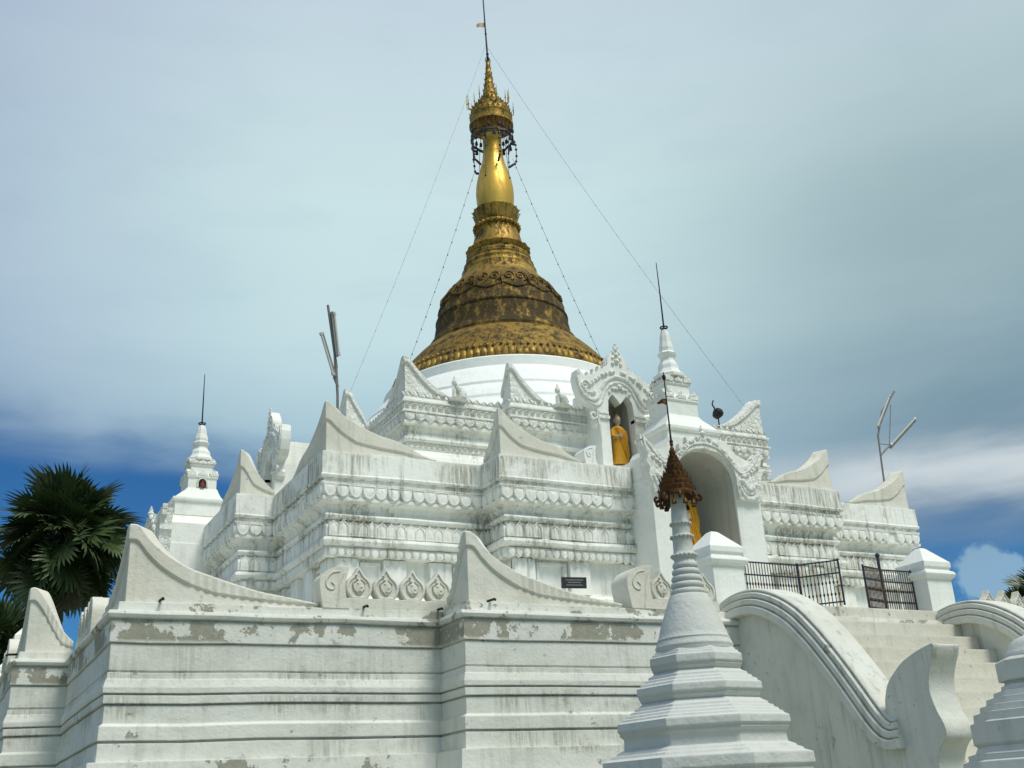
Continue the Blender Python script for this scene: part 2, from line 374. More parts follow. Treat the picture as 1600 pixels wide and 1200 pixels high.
class Bands(list):
    def build(s, name, mat, parent):
        for mb in s:
            if mb.v: mb.build(name, mat, parent)
def petals(plan, d, z_top, h, wdt, up=False, keep=FRONT_LEFT, bulge=.03, dots=False):
    """row of carved lotus petals running along the wall"""
    bands = Bands()
    N = 9
    out = [(-.5, 0)] + [(-.5*math.cos(math.pi*k/(N-1))**1, -(.30 + .70*math.sin(math.pi*k/(N-1)))) for k in range(N)] + [(.5, 0)]
    if up: out = [(x, -y) for x, y in [(-.5, 0), (-.5, -.62), (-.36, -.8), (-.15, -.88), (0, -1.05), (.15, -.88), (.36, -.8), (.5, -.62), (.5, 0)]]
    pointed = [(-.5, 0), (-.5, -.42), (-.48, -.58), (-.40, -.76), (-.25, -.93), (0, -1.13), (.25, -.93), (.40, -.76), (.48, -.58), (.5, -.42), (.5, 0)]
    rounded = out
    for a, b2, nn in edges(plan, d, keep):
        mb = MB(); bands.append(mb)
        out = pointed if (not up and nn.y < -.5 and (a.x+b2.x) > -6.0) else rounded
        n = len(out)
        L = (b2-a).length; c = max(1, round(L/wdt)); ww = L/c; u = (b2-a)/L
        for k in range(c):
            if random.random() < .03: continue          # a few petals have broken off
            jx = random.uniform(-.04, .04)*ww; jz = random.uniform(-.06, .06)*h; sc = random.uniform(.97, 1.04)
            base = a+u*(ww*(k+.5)+jx)
            def pt(x, y, o): q = base+u*(x*ww*sc)+nn*o; return (q.x, q.y, z_top+y*(h+jz))
            cy = .42 if up else -.42
            tw = random.uniform(-.004, .006)
            vs = [pt(x, y, -.01) for x, y in out] + [pt(x, y, bulge*.8+tw+.006*(k % 2)) for x, y in out] + \
                 [pt(x*.86, cy+(y-cy)*.88, bulge+tw+.006*(k % 2)) for x, y in out] + [pt(x*.74, cy+(y-cy)*.78, bulge*.82+tw) for x, y in out] + [pt(x*.35, cy+(y-cy)*.4, bulge*1.0+tw) for x, y in out] + [pt(0, cy, bulge*1.1+tw)]
            fs = []
            for r in range(4): fs += [(r*n+i, r*n+(i+1) % n, (r+1)*n+(i+1) % n, (r+1)*n+i) for i in range(n)]
            fs += [(4*n+i, 4*n+(i+1) % n, 5*n) for i in range(n)]
            mb.add(vs, fs)
    return bands
def rosettes(plan, d, z, r, spacing, keep=FRONT_LEFT):
    bands = Bands()
    for a, b2, nn in edges(plan, d, keep):
        mb = MB(); bands.append(mb)
        L = (b2-a).length; c = max(1, round(L/spacing)); u = (b2-a)/L
        for k in range(c):
            base = a+u*(L*(k+.5)/c); rr = r*random.uniform(.85, 1.1)
            vs = []
            for q, (s, o) in enumerate(((1, -.005), (1, .018), (.7, .03), (.45, .012), (.25, .026))):
                for j in range(8):
                    an = 2*math.pi*j/8; p = base+u*(math.cos(an)*rr*s)+nn*o; vs.append((p.x, p.y, z+math.sin(an)*rr*s))
            fs = [(q*8+j, q*8+(j+1) % 8, (q+1)*8+(j+1) % 8, (q+1)*8+j) for q in range(4) for j in range(8)] + [tuple(32+j for j in range(8))]
            mb.add(vs, fs)
    return bands
def crest(plan, d, z, h, wdt, keep=FRONT_LEFT, th=.05):
    """row of small leaf tips standing on an edge"""
    bands = Bands()
    o = [(-.5, 0), (-.46, .35), (-.3, .45), (-.22, .75), (0, 1), (.22, .75), (.3, .45), (.46, .35), (.5, 0)]
    for a, b2, nn in edges(plan, d, keep):
        mb = MB(); bands.append(mb)
        L = (b2-a).length; c = max(1, round(L/wdt)); ww = L/c; u = (b2-a)/L
        for k in range(c):
            hh = h*random.uniform(.7, 1.15); base = a+u*(ww*(k+.5))
            f0 = lambda x, y: ((base+u*x*ww+nn*(.0+.02*math.sin(y*3))).x, (base+u*x*ww+nn*(.0+.02*math.sin(y*3))).y, z+y*hh)
            f1 = lambda x, y: ((base+u*x*ww-nn*th).x, (base+u*x*ww-nn*th).y, z+y*hh)
            mb.prism(o, f0, f1)
    return bands

# --- terraces
LP = redent(8, 5.085, .53, 5.085, .53, 0, 0)
low_prof = [(0, .42), (1.0, .40), (1.55, .30), (1.56, .24), (1.86, .22), (1.87, .14), (2.125, .12), (2.13, .05), (2.265, .045), (2.268, .02), (2.284, .02), (2.286, .05), (2.395, .045), (2.42, .018),
            (2.56, .013), (2.562, -.008), (2.574, -.008), (2.576, .028), (2.64, .028), (2.642, .006), (2.654, .006), (2.656, .036), (2.70, .038), (2.765, .018), (2.77, .012), (2.82, .010), (2.822, -.010), (2.834, -.010), (2.836, .0), (3.045, .0), (3.047, -.010), (3.057, -.010), (3.059, .014), (3.235, .012), (3.237, -.004),
            (3.25, .0), (3.255, .035), (3.285, .048), (3.315, .035), (3.322, 0), (3.33, -.04), (3.40, -.045), (3.405, -.07)]
lower = sweep(LP, low_prof, jit=.010, step=.3).build('lower_terrace', M['lower'], pagoda)
MP = redent(5.1, 2.92, .54, 2.92, .53, -.187, .097)
MP = notch(notch(MP, 'y', -.14, .56, -4.75), 'x', 0, .56, -4.95)
mid_prof = [(3.38, .02), (3.75, .0), (3.76, -.08), (3.98, -.09), (4.0, -.02), (4.1, -.03), (4.14, -.09), (4.16, -.2), (4.2, -.24), (4.62, -.24), (4.63, -.13), (4.735, -.12), (4.745, -.09), (4.76, -.055), (4.80, -.04), (4.84, -.055), (4.855, -.1), (4.87, -.125), (5.07, -.125),
            (5.075, -.15), (5.085, -.11), (5.10, -.085), (5.125, -.075), (5.15, -.09), (5.155, -.14), (5.2, -.15), (5.27, -.11), (5.295, -.05), (5.30, -.02), (5.345, -.015), (5.35, -.035), (5.50, -.03), (5.505, -.005), (5.53, -.0), (5.535, -.035), (5.585, -.035), (5.59, 0), (5.62, .01), (5.64, -.005), (5.925, -.01), (5.93, -.04)]
middle = sweep(MP, mid_prof, jit=.009).build('middle_terrace', M['mid'], pagoda)
UP = redent(3.975, 2.42, .28, 2.45, .35, .16, -.088)
UP_FULL = UP
UP = UP[:4] + [(2.58, -3.1), (3.62, -3.1), (3.62, 3.3), (2.58, 3.3)] + UP[11:]
UP = notch(notch(UP, 'y', -.45, .30, -3.75), 'x', .12, .30, -3.6)
up_prof = [(5.9, .05), (6.1, .04), (6.3, .02), (6.34, .0), (6.40, -.02), (6.42, .0), (6.44, -.08), (6.53, -.085), (6.535, -.05), (6.56, -.03), (6.595, -.035), (6.60, -.10), (6.70, -.12), (6.775, -.09), (6.78, -.03), (6.835, -.025), (6.84, -.045), (6.95, -.04), (6.955, -.0), (6.985, .0), (6.99, -.03), (7.105, -.03), (7.11, .0), (7.14, .0), (7.145, -.03), (7.20, -.04), (7.21, -.07)]
upper = sweep(UP, up_prof).build('upper_terrace', M['upper'], pagoda)

petals(MP, -.03, 5.50, .165, .168, bulge=.036).build('lotus_petal_band', M['mid'], middle)
petals(MP, -.12, 4.865, .20, .13, up=True, bulge=.028).build('upright_petal_band', M['mid'], middle)
petals(MP, -.125, 4.735, .12, .108, bulge=.04).build('lower_petal_band', M['mid'], middle)
rosettes(MP, -.035, 5.56, .028, .19).build('bead_band', M['mid'], middle)
petals(UP, -.04, 6.95, .12, .15, bulge=.035).build('lotus_petal_band', M['carved'], upper)
rosettes(UP, -.03, 7.05, .042, .105).build('rosette_band', M['carved'], upper)
rosettes(UP, -.082, 6.485, .03, .085).build('rosette_band', M['carved'], upper)
crest(UP, -.04, 7.19, .09, .12).build('leaf_crest', M['carved'], upper)

# pilasters and sunk panels of the middle wall
def wallbox(mb, qa, qb, nn, parts):
    for x0, x1, z0, z1, o0, o1 in parts:
        vs = []
        for z in (z0, z1):
            for tq, o in ((x0, o0), (x1, o0), (x1, o1), (x0, o1)):
                p = qa.lerp(qb, tq)+nn*o; vs.append((p.x, p.y, z))
        mb.add(vs, [(0, 1, 2, 3), (7, 6, 5, 4), (0, 4, 5, 1), (1, 5, 6, 2), (2, 6, 7, 3), (3, 7, 4, 0)])
    return mb
for a, b2, nn in edges(MP, -.24, FRONT_LEFT):
    L = (b2-a).length; u = (b2-a)/L
    if L < 1.0: continue
    c = max(2, round(L/.62)); st = (L-.3)/(c-1)
    for k in range(c):
        s0 = k*st
        wallbox(MB(), a+u*s0, a+u*(s0+.30), nn, [(0, 1, 4.17, 4.615, -.02, .075)]).build('pilaster', M['mid'], middle)
        if k < c-1 and k % 2 == 0:
            wallbox(MB(), a+u*(s0+.33), a+u*(s0+st-.03), nn, [(0, 1, 4.54, 4.58, -.01, .035), (0, .09, 4.2, 4.54, -.01, .035), (.91, 1, 4.2, 4.54, -.01, .035)]).build('panel_frame', M['mid'], middle)

# --- horns: two wings meeting on a corner, high on the corner and sweeping down along both walls
def horn(plan_corner, d1, L1, d2, L2, curve, z0, t=.12, band=.13, rib=.0, inset=.08, mat='horn', parent=None, raised=.016, curve2=None):
    """d1/d2: unit directions along the two walls; curve: (s, height) measured along wall 1; wing 2 is the same curve scaled to L2"""
    d1, d2 = Vector(d1), Vector(d2); c = Vector(plan_corner) + (d1+d2)*inset
    cmax = curve[-1][0]; n1 = 44; n2 = 20
    cv = spline([(s, h) for s, h in curve], 8)
    hh = lambda s: lerp(cv, s)
    c2 = spline(curve2, 8) if curve2 else None
    chain = []
    for k in range(n2, 0, -1):
        f = (k/n2)**1.25
        h = lerp(c2, f*L2) if c2 else hh(f*cmax)
        chain.append((c+d2*(f*L2), c+d2*(t+f*max(.01, L2-t))+d1*t, h, -1, f))
    chain.append((c, c+(d1+d2)*t, hh(0), 0, 0))
    for k in range(1, n1+1):
        f = (k/n1)**1.15
        chain.append((c+d1*(f*L1), c+d1*(t+f*max(.01, L1-t))+d2*t, hh(f*cmax), 1, f))
    mb = MB(); rows = []
    o1, o2 = -d2, -d1                       # outward of wall 1 / wall 2
    for i, (po, pi, h, side, f) in enumerate(chain):
        out = o1 if side == 1 else o2 if side == -1 else (o1+o2)*.7
        bw = min(band, h*.62)
        rr = raised + (rib if (i % 2 and f > .3) else 0)
        pr = po+out*rr; pg = po-out*.006
        wv = .004*noise.noise((po.x*4, po.y*4, h*4))
        rows.append([(po.x, po.y, z0), (pg.x, pg.y, z0+h-bw), (pr.x, pr.y, z0+h-bw+.018), (pr.x, pr.y, z0+h-.012+wv), (po.x, po.y, z0+h+wv), (pi.x, pi.y, z0+h-.01+wv), (pi.x, pi.y, z0)])
    n = 7; vs = [p for r in rows for p in r]
    fs = [(i*n+j, (i+1)*n+j, (i+1)*n+(j+1) % n, i*n+(j+1) % n) for i in range(len(rows)-1) for j in range(n)]
    fs += [tuple(range(n)), tuple(range((len(rows)-1)*n+n-1, (len(rows)-1)*n-1, -1))]
    mb.add(vs, fs)
    return mb.build('corner_horn', M[mat], parent)
X, Y_, NX, NY = (1, 0), (0, 1), (-1, 0), (0, -1)
lowc = [(0, .67), (.07, .66), (.16, .55), (.30, .43), (.51, .315), (.76, .235), (1.05, .155), (1.37, .095), (1.66, .05)]
flankl = [(0, .67), (.05, .67), (.13, .58), (.24, .40), (.36, .22), (.46, .12)]
LK = dict(z0=3.40, band=.15, t=.14, rib=-.007, inset=.10)
LK['rib'] = -.013
horn((-8, -8), X, 1.66, Y_, 1.66, lowc, parent=lower, **LK)
horn((8, -8), NX, 1.66, Y_, 1.66, lowc, parent=lower, **LK)
horn((-5.085, -8.53), X, 1.66, Y_, .44, lowc, parent=lower, curve2=flankl, **LK)
horn((5.085, -8.53), NX, 1.66, Y_, .44, lowc, parent=lower, curve2=flankl, **LK)
horn((-8.53, -5.085), Y_, 1.66, X, .46, lowc, parent=lower, curve2=flankl, **LK)
horn((-8.53, 5.085), NY, 1.66, X, .46, lowc, parent=lower, curve2=flankl, **LK)
horn((-8, 8), X, 1.66, NY, 1.66, lowc, parent=lower, **LK)
midc = [(0, .69), (.06, .66), (.20, .535), (.45, .395), (.72, .29), (1.02, .22), (1.3, .09), (1.5, .03)]
flankm = [(0, .66), (.06, .62), (.2, .40), (.33, .23), (.48, .1)]
MK = dict(z0=5.92, band=.26, t=.13, inset=.07)
mc = (-.187, .097)
def mpt(x, y): return (x+mc[0], y+mc[1])
horn(mpt(-5.1, -5.1), X, 1.5, Y_, 1.5, midc, parent=middle, **MK)
horn(mpt(5.1, -5.1), NX, 1.4, Y_, 1.5, midc, parent=middle, **MK)
horn(mpt(-2.92, -5.64), X, 1.28, Y_, .48, [(s*.85, h*.97) for s, h in midc], parent=middle, curve2=flankm, **MK)
horn(mpt(2.92, -5.64), NX, 1.28, Y_, .48, [(s*.85, h*.97) for s, h in midc], parent=middle, curve2=flankm, **MK)
horn(mpt(-5.63, -2.92), Y_, 1.28, X, .48, [(s*.85, h*.97) for s, h in midc], parent=middle, curve2=flankm, **MK)
horn(mpt(-5.63, 2.92), NY, 1.28, X, .48, [(s*.85, h*.97) for s, h in midc], parent=middle, curve2=flankm, **MK)
horn(mpt(-5.1, 5.1), X, 1.5, NY, 1.5, midc, parent=middle, **MK)
upc = [(0, .62), (.06, .60), (.2, .43), (.38, .26), (.58, .12), (.75, .05)]
UK = dict(z0=7.205, band=.11, t=.11, inset=.06, raised=.028, mat='carved')
uc = (.16, -.088)
def upt(x, y): return (x+uc[0], y+uc[1])
flanku = [(0, .62), (.05, .60), (.15, .42), (.28, .22), (.32, .12)]
horn(upt(-3.975, -3.975), X, .75, Y_, .75, upc, parent=upper, **UK)
horn(upt(-2.42, -4.255), X, .66, Y_, .26, upc, parent=upper, curve2=flanku, **UK)
horn(upt(2.42, -4.255), NX, 1.0, Y_, .26, upc, parent=upper, curve2=flanku, **UK)
horn(upt(-4.325, -2.45), Y_, .66, X, .32, upc, parent=upper, curve2=flanku, **UK)
horn(upt(-4.325, 2.45), NY, .66, X, .32, upc, parent=upper, curve2=flanku, **UK)

# --- scroll ends and leaf merlons of the lower parapet
curl_out = [(0, 0), (-.02, .10), (-.035, .24), (.0, .31), (.07, .36), (.14, .385), (.22, .39), (.25, .385), (.235, .33), (.215, .24), (.215, .14), (.235, .05), (.25, 0)]
def spiral(cx, cy, r0, turns, s=1, a0=0, n=26):
    return [(cx+s*r0*(1-k/n*.85)*math.cos(a0+k/n*turns*6.283), cy+r0*(1-k/n*.85)*math.sin(a0+k/n*turns*6.283)) for k in range(n+1)]
def curl(p, u, nn, z, s=1, th=.2, k=1.0, parent=None, mat='horn'):
    """scroll that closes a horn; p foot, u along the wall, nn outward"""
    u, nn, p = Vector(u)*s, Vector(nn), Vector(p); mb = MB()
    ol = spline(curl_out, 4)
    f = lambda d: (lambda x, y: tuple(((p+u*x*k+nn*(d - .05*max(0, y-.25))).x, (p+u*x*k+nn*(d-.05*max(0, y-.25))).y, z+y*k)))
    mb.prism(ol, f(.03), f(-th))
    g2 = f(.028); mb.tube([g2(x, y) for x, y in spline([(.16, .34), (.08, .32), (.03, .25), (.04, .19), (.09, .17), (.11, .21), (.08, .24)], 4)], .009, 5)
    mb.tube([g2(x, y) for x, y in spline([(.13, .02), (.15, .12), (.16, .22), (.20, .33)], 4)], .008, 5)
    return mb.build('scroll_end', M[mat], parent)
def merlon_mesh(wd=.255, h=.31, th=.10):
    mb = MB()
    half = [(.30, 0), (.36, .07), (.45, .18), (.5, .30), (.495, .42), (.44, .54), (.34, .64), (.23, .71), (.15, .79), (.07, .90), (0, 1)]
    ol = half + [(-x, y) for x, y in half[-2::-1]]
    n = len(ol); cy = .40
    L = []
    for sc, o in ((1, th*.5), (1, -th*.42), (.9, -th*.5), (.80, -th*.5), (.75, -th*.40), (.46, -th*.40), (.40, -th*.5), (.2, -th*.54)):
        L += [(x*sc*wd, o, (cy+(y-cy)*sc)*h) for x, y in ol]
    fs = [(r*n+i, r*n+(i+1) % n, (r+1)*n+(i+1) % n, (r+1)*n+i) for r in range(7) for i in range(n)] + [tuple(range(n)), tuple(7*n+i for i in range(n))]
    mb.add(L, fs)
    for sx_ in (-1, 1):       # carved veins
        mb.tube([(sx_*.02*wd, -th*.5, .16*h), (sx_*.20*wd, -th*.5, .34*h), (sx_*.24*wd, -th*.5, .5*h), (sx_*.06*wd, -th*.5, .62*h)], .007, 4)
    for a in range(5): mb.ball((random.uniform(-.12, .12)*wd, -th*.5, (.25+.12*a)*h), .012, 6, 4)
    return mb.mesh('merlon', M['horn'])
mer = merlon_mesh()
def merlon_run(p0, u, nn, count, pitch, z, parent, basez):
    u, nn, p0 = Vector(u), Vector(nn), Vector(p0)
    b0 = p0-u*.10; b1 = p0+u*(pitch*(count-1)+.22)
    mb = MB(); vs = []
    for zz in (basez, z+.01):
        for q, o in ((b0, -.13), (b1, -.13), (b1, .02), (b0, .02)): p = q+nn*o; vs.append((p.x, p.y, zz))
    mb.add(vs, [(0, 1, 2, 3), (7, 6, 5, 4), (0, 4, 5, 1), (1, 5, 6, 2), (2, 6, 7, 3), (3, 7, 4, 0)])
    pr = mb.build('parapet_base', M['horn'], parent)
    ang = math.atan2(u.y, u.x)
    for k in range(count):
        o = bpy.data.objects.new('merlon', mer); col.objects.link(o); o.parent = pr
        q = p0+u*(k*pitch+.07)-nn*.035; o.location = (q.x, q.y, z); o.rotation_euler = (0, 0, ang)
        o.scale = (random.uniform(.96, 1.03), 1, random.uniform(.97, 1.03))
curl((-6.21, -7.93), X, NY, 3.40, 1, parent=lower); merlon_run((-5.93, -7.93), X, NY, 4, .266, 3.49, lower, 3.40)
curl((-3.24, -8.46), X, NY, 3.40, 1, k=1.12, th=.26, parent=lower); merlon_run((-2.92, -8.46), X, NY, 3, .266, 3.49, lower, 3.40)
curl((3.24, -8.46), X, NY, 3.40, -1, k=1.12, th=.26, parent=lower); merlon_run((1.85, -8.46), X, NY, 4, .266, 3.49, lower, 3.40)
curl((6.21, -7.93), X, NY, 3.40, -1, parent=lower); merlon_run((5.15, -7.93), X, NY, 4, .266, 3.49, lower, 3.40)
curl((-7.93, -6.21), Y_, NX, 3.40, 1, parent=lower); merlon_run((-7.93, -5.15), NY, NX, 4, .266, 3.49, lower, 3.40)
curl((-8.46, -3.24), Y_, NX, 3.40, 1, k=1.12, th=.26, parent=lower); merlon_run((-8.46, -2.1), NY, NX, 4, .266, 3.49, lower, 3.40)
# scroll and seated figures on the middle and upper parapets
curl((-1.74, -5.45), X, NY, 5.92, 1, k=.75, th=.22, parent=middle, mat='white')
def figurine(p, u, z, h, parent):
    """small worn seated lion-like stucco figure"""
    mb = MB(); u = Vector(u)
    q = lambda x, y=0: (p[0]+u.x*x, p[1]+u.y*x+y)
    mb.lathe([(.10*h/.3, z), (.12*h/.3, z+.03), (.085*h/.3, z+.05)], 10, q(0))
    mb.tube([(*q(.06), z+.04), (*q(.05), z+.13*h/.3), (*q(-.03), z+.19*h/.3)], [.055, .07, .045], 8)
    mb.tube([(*q(-.05), z+.04), (*q(-.05), z+.16*h/.3)], [.035, .03], 7)
    mb.ball((*q(-.045), z+.235*h/.3), .045, 8, 6, 1.15)
    mb.lathe([(.03, z+.26*h/.3), (.004, z+.33*h/.3)], 7, q(-.04))
    mb.tube([(*q(.10), z+.05), (*q(.13), z+.13), (*q(.10), z+.2)], [.02, .022, .008], 6)
    return mb.build('figurine', M['carved'], parent, 50)
for xx in (-2.95, -1.36): figurine((xx, -4.05 if xx < -2.3 else -4.3), X, 7.2, .36, upper)
figurine((-4.07, -.95), Y_, 7.2, .33, upper)

for sx_, sy_ in ((-7.62, -7.97), (-4.79, -8.50), (-5.82, -7.97), (-5.08, -7.97), (-8.5, -4.7)):
    mb = MB(); dx, dy = (0, -1) if sy_ < -7 else (-1, 0)
    mb.tube([(sx_-dx*.1, sy_-dy*.1, 3.425), (sx_+dx*.07, sy_+dy*.07, 3.418), (sx_+dx*.09, sy_+dy*.09, 3.405)], [.012, .012, .010], 8)
    mb.build('drain_spout', M['dark'], lower)
# --- drum, gilded bell, bulb and crown
drum = MB().lathe([(3.4, 7.1), (3.36, 7.5), (3.2, 7.72), (3.17, 7.74), (3.17, 7.79), (3.02, 8.0), (2.97, 8.02), (2.97, 8.07), (2.80, 8.32), (2.76, 8.34), (2.76, 8.39), (2.56, 8.64), (2.42, 8.78), (2.37, 8.82), (2.37, 8.99), (2.34, 9.02), (2.1, 9.03)], 72).build('drum', M['drum'], pagoda, 30)
bell_prof = [(2.24, 9.02), (2.24, 9.10), (2.16, 9.30), (2.07, 9.42), (1.98, 9.52), (1.96, 9.58), (1.82, 9.74), (1.70, 9.87), (1.60, 9.96), (1.52, 10.02), (1.495, 10.03), (1.50, 10.09), (1.465, 10.12), (1.455, 10.16), (1.40, 10.22), (1.365, 10.32), (1.34, 10.46), (1.318, 10.58), (1.305, 10.62), (1.325, 10.64), (1.325, 10.67), (1.30, 10.70), (1.265, 10.86), (1.22, 10.98), (1.17, 11.10), (1.09, 11.25), (1.0, 11.39),
             (.90, 11.5), (.82, 11.60), (.775, 11.70), (.76, 11.74), (.765, 11.78), (.735, 11.80), (.705, 11.88), (.72, 11.92), (.69, 11.96), (.66, 12.0), (.67, 12.04), (.655, 12.06), (.665, 12.10), (.655, 12.12), (.60, 12.15), (.59, 12.22), (.655, 12.27), (.60, 12.31), (.535, 12.36), (.50, 12.48), (.468, 12.58), (.44, 12.70), (.425, 12.80), (.46, 12.83), (.43, 12.88), (.40, 12.92), (.42, 13.0), (.45, 13.12), (.475, 13.22), (.44, 13.25), (.36, 13.28)]
bell = MB().lathe(bell_prof, 72).build('bell_dome', M['oldgold'], pagoda, 50)
def rad(z): return lerp([(b_, a_) for a_, b_ in bell_prof], z)
mb = MB()
def on_bell(a, z, o=.0): r = rad(z)+o; return (r*math.cos(a), r*math.sin(a), z)
for k in range(112):     # lotus leaves at the foot of the bell
    a = 2*math.pi*(k+.5)/112; wd = 2*math.pi/112*.46; sgn = random.uniform(.9, 1.05)
    prof = [(9.05, .015), (9.08, .035), (9.15, .04), (9.21, .036), (9.25, .012)]
    vs = []
    for z, o in prof:
        q = 1 if z < 9.2 else (.85 if z < 9.23 else .4)
        for s in (-1, -.6, 0, .6, 1): vs.append(on_bell(a+s*wd*q, z, o*(1 if abs(s) < .7 else .15)*sgn))
    mb.add(vs, [(r*5+c, r*5+c+1, (r+1)*5+c+1, (r+1)*5+c) for r in range(4) for c in range(4)])
for k in range(112):
    a = 2*math.pi*k/112; mb.ball(on_bell(a, 9.31, .01), .034, 6, 4)
mb.build('lotus_petal_ring', M['palegold'], bell, 60)
mb = MB()
for k in range(14):     # paired scrolls round the shoulder of the bell
    a = 2*math.pi*k/14
    for s in (-1, 1):
        mb.tube([on_bell(a+s*(.10+x*.11)/1, 11.20+y*.15, .012) for x, y in spiral(0, 0, .95, 1.6, s, -1.2)], .017, 5)
    mb.tube([on_bell(a-.22, 11.02, .01), on_bell(a-.1, 10.94, .015), on_bell(a, 10.90, .015), on_bell(a+.1, 10.94, .015), on_bell(a+.22, 11.02, .01)], .016, 5)
    mb.tube([on_bell(a+.224, 11.32, .02), on_bell(a+.224, 11.1, .035), on_bell(a+.224, 10.99, .03)], [.012, .035, .012], 6)
mb.build('scroll_band', M['oldgold'], bell, 60)
mb = MB()
for k in range(28):
    a = 2*math.pi*k/28; mb.ball(on_bell(a, 12.83, .0), .045, 8, 6)
mb.build('bead_ring', M['palegold'], bell, 60)
mb = MB()
for k in range(18):     # petals of the lotus crown and of the lip below
    a = 2*math.pi*k/18
    for (z0, z1, o0, o1, wd) in ((12.93, 13.27, .015, .035, .15), (12.2, 12.30, .01, .03, .15), (12.42, 12.70, .0, .02, .12)):
        vs = []
        for q in range(5):
            z = z0+(z1-z0)*q/4; ww = wd*(1, 1.05, 1, .75, .1)[q]
            for s in (-1, 0, 1): vs.append(on_bell(a+s*ww, min(z, 13.21), (o0+(o1-o0)*q/4)*(1 if s == 0 else .4) + .02*(q == 4)))
        mb.add(vs, [(r*3+c, r*3+c+1, (r+1)*3+c+1, (r+1)*3+c) for r in range(4) for c in range(2)])
mb.build('lotus_crown_petals', M['palegold'], bell, 60)
bulb_prof = [(.36, 13.20), (.375, 13.35), (.392, 13.5), (.398, 13.65), (.39, 13.8), (.37, 13.95), (.335, 14.1), (.295, 14.25), (.25, 14.4), (.222, 14.55), (.206, 14.7), (.198, 14.85), (.196, 14.93), (.202, 14.94), (.2, 15.05), (.19, 15.4)]
MB().lathe(bulb_prof, 48).build('banana_bud', M['gold'], pagoda, 60)

def hti(parent, c, z0, k, prof, spikes, mat, leafh=.12, nleaf=16, smooth=45, name='umbrella_crown'):
    """tiered metal umbrella: openwork cone with leaf tips on every tier"""
    mb = MB(); f = lambda r, z: (r*k, z0+z*k)
    mb.lathe([f(r, z) for r, z in prof], 32, c)
    for r, z, h, n in spikes:
        for j in range(n):
            a = 2*math.pi*(j+.5*(int(z*100) % 2))/n; ca, sa = math.cos(a), math.sin(a); wd = 2*math.pi/n*.42
            p = lambda rr, zz, s: (c[0]+k*(rr*math.cos(a+s)), c[1]+k*(rr*math.sin(a+s)), z0+k*zz)
            e = h*.12; vs = [p(r, z, -wd), p(r, z, wd), p(r+e, z+h*.45, wd*.8), p(r+e, z+h*.45, -wd*.8), p(r+h*.28, z+h, 0), p(r-e, z+h*.3, 0)]
            mb.add(vs, [(0, 1, 2, 3), (3, 2, 4), (0, 5, 1), (1, 5, 2), (2, 5, 4), (4, 5, 3), (3, 5, 0)])
    return mb.build(name, mat, parent, smooth)

big = []
z = 0
hp = [(.40, 15.37), (.475, 15.33), (.478, 15.38), (.455, 15.40), (.452, 15.55), (.465, 15.57), (.45, 15.60), (.42, 15.70), (.425, 15.73), (.37, 15.80), (.30, 15.87), (.305, 15.90), (.26, 15.95), (.20, 16.0), (.205, 16.03), (.165, 16.09), (.17, 16.12), (.145, 16.15), (.135, 16.25), (.142, 16.28), (.118, 16.31), (.11, 16.40), (.117, 16.43), (.098, 16.45), (.09, 16.55), (.097, 16.58), (.08, 16.60), (.072, 16.7), (.08, 16.73), (.066, 16.75), (.058, 16.86), (.065, 16.88), (.054, 16.9), (.05, 17.04), (.02, 17.05)]
sp = [(.455, 15.58, .07, 26), (.42, 15.72, .07, 22), (.30, 15.89, .07, 18), (.20, 16.02, .07, 14), (.165, 16.11, .065, 12), (.137, 16.27, .065, 10), (.113, 16.42, .06, 9), (.093, 16.57, .06, 8), (.076, 16.72, .055, 7), (.06, 16.87, .05, 6)]
crown = hti(pagoda, (0, 0), 0, 1, hp, sp, M['htigold'])
mb = MB()
for j in range(16):         # upright prongs on brackets round the crown
    a = 2*math.pi*j/16+.2; r, zz, r0 = ((.60, 15.58, .44), (.46, 15.80, .36), (.34, 15.93, .24), (.52, 15.72, .40))[j % 4]
    ca, sa = math.cos(a), math.sin(a)
    mb.tube([(r0*ca, r0*sa, zz), (r*ca, r*sa, zz+.02), (r*ca, r*sa, zz+.12), (r*1.01*ca, r*1.01*sa, zz+.36)], [.010, .011, .012, .003], 5)
    mb.ball((r*ca, r*sa, zz+.14), .02, 6, 4)
mb.build('crown_prong', M['htigold'], crown)
mb = MB()
for zr, rr, tr in ((15.02, .445, .022), (14.97, .43, .012)):
    mb.tube([(rr*math.cos(2*math.pi*j/28), rr*math.sin(2*math.pi*j/28), zr+.02*math.sin(j*2.3)) for j in range(29)], tr, 6)
for j in range(26):         # the hoop of bells under the crown and the hanging chains
    a = 2*math.pi*j/26; r = .44+.02*math.sin(j*5); ca, sa = math.cos(a), math.sin(a)
    mb.tube([(r*ca, r*sa, 15.35), (r*ca, r*sa, 15.0)], .007, 4)
    mb.lathe([(.008, 15.22), (.028, 15.18), (.036, 15.12), (.03, 15.11)], 7, (r*ca, r*sa)) if j % 3 else None
    if j % 2 == 0: mb.lathe([(.008, 15.0), (.03, 14.95), (.038, 14.88), (.03, 14.87)], 7, (r*ca, r*sa))
for j in range(10):
    a = 2*math.pi*j/10+.15; ca, sa = math.cos(a), math.sin(a)
    L_ = .32+.22*random.random()
    path = [(.46*ca, .46*sa, 15.0), (.50*ca, .50*sa, 14.82), (.49*ca, .49*sa, 14.95-L_), (.40*ca, .40*sa, 14.86-L_), (.34*ca, .34*sa, 14.82-L_)] if j % 2 else [(.42*ca, .42*sa, 15.0), (.42*ca, .42*sa, 14.9-L_)]
    pth = spline(path, 5); mb.tube(pth, .008, 4)
    for q in pth[2::2]: mb.ball(q, .030 if j % 2 else .024, 6, 4)
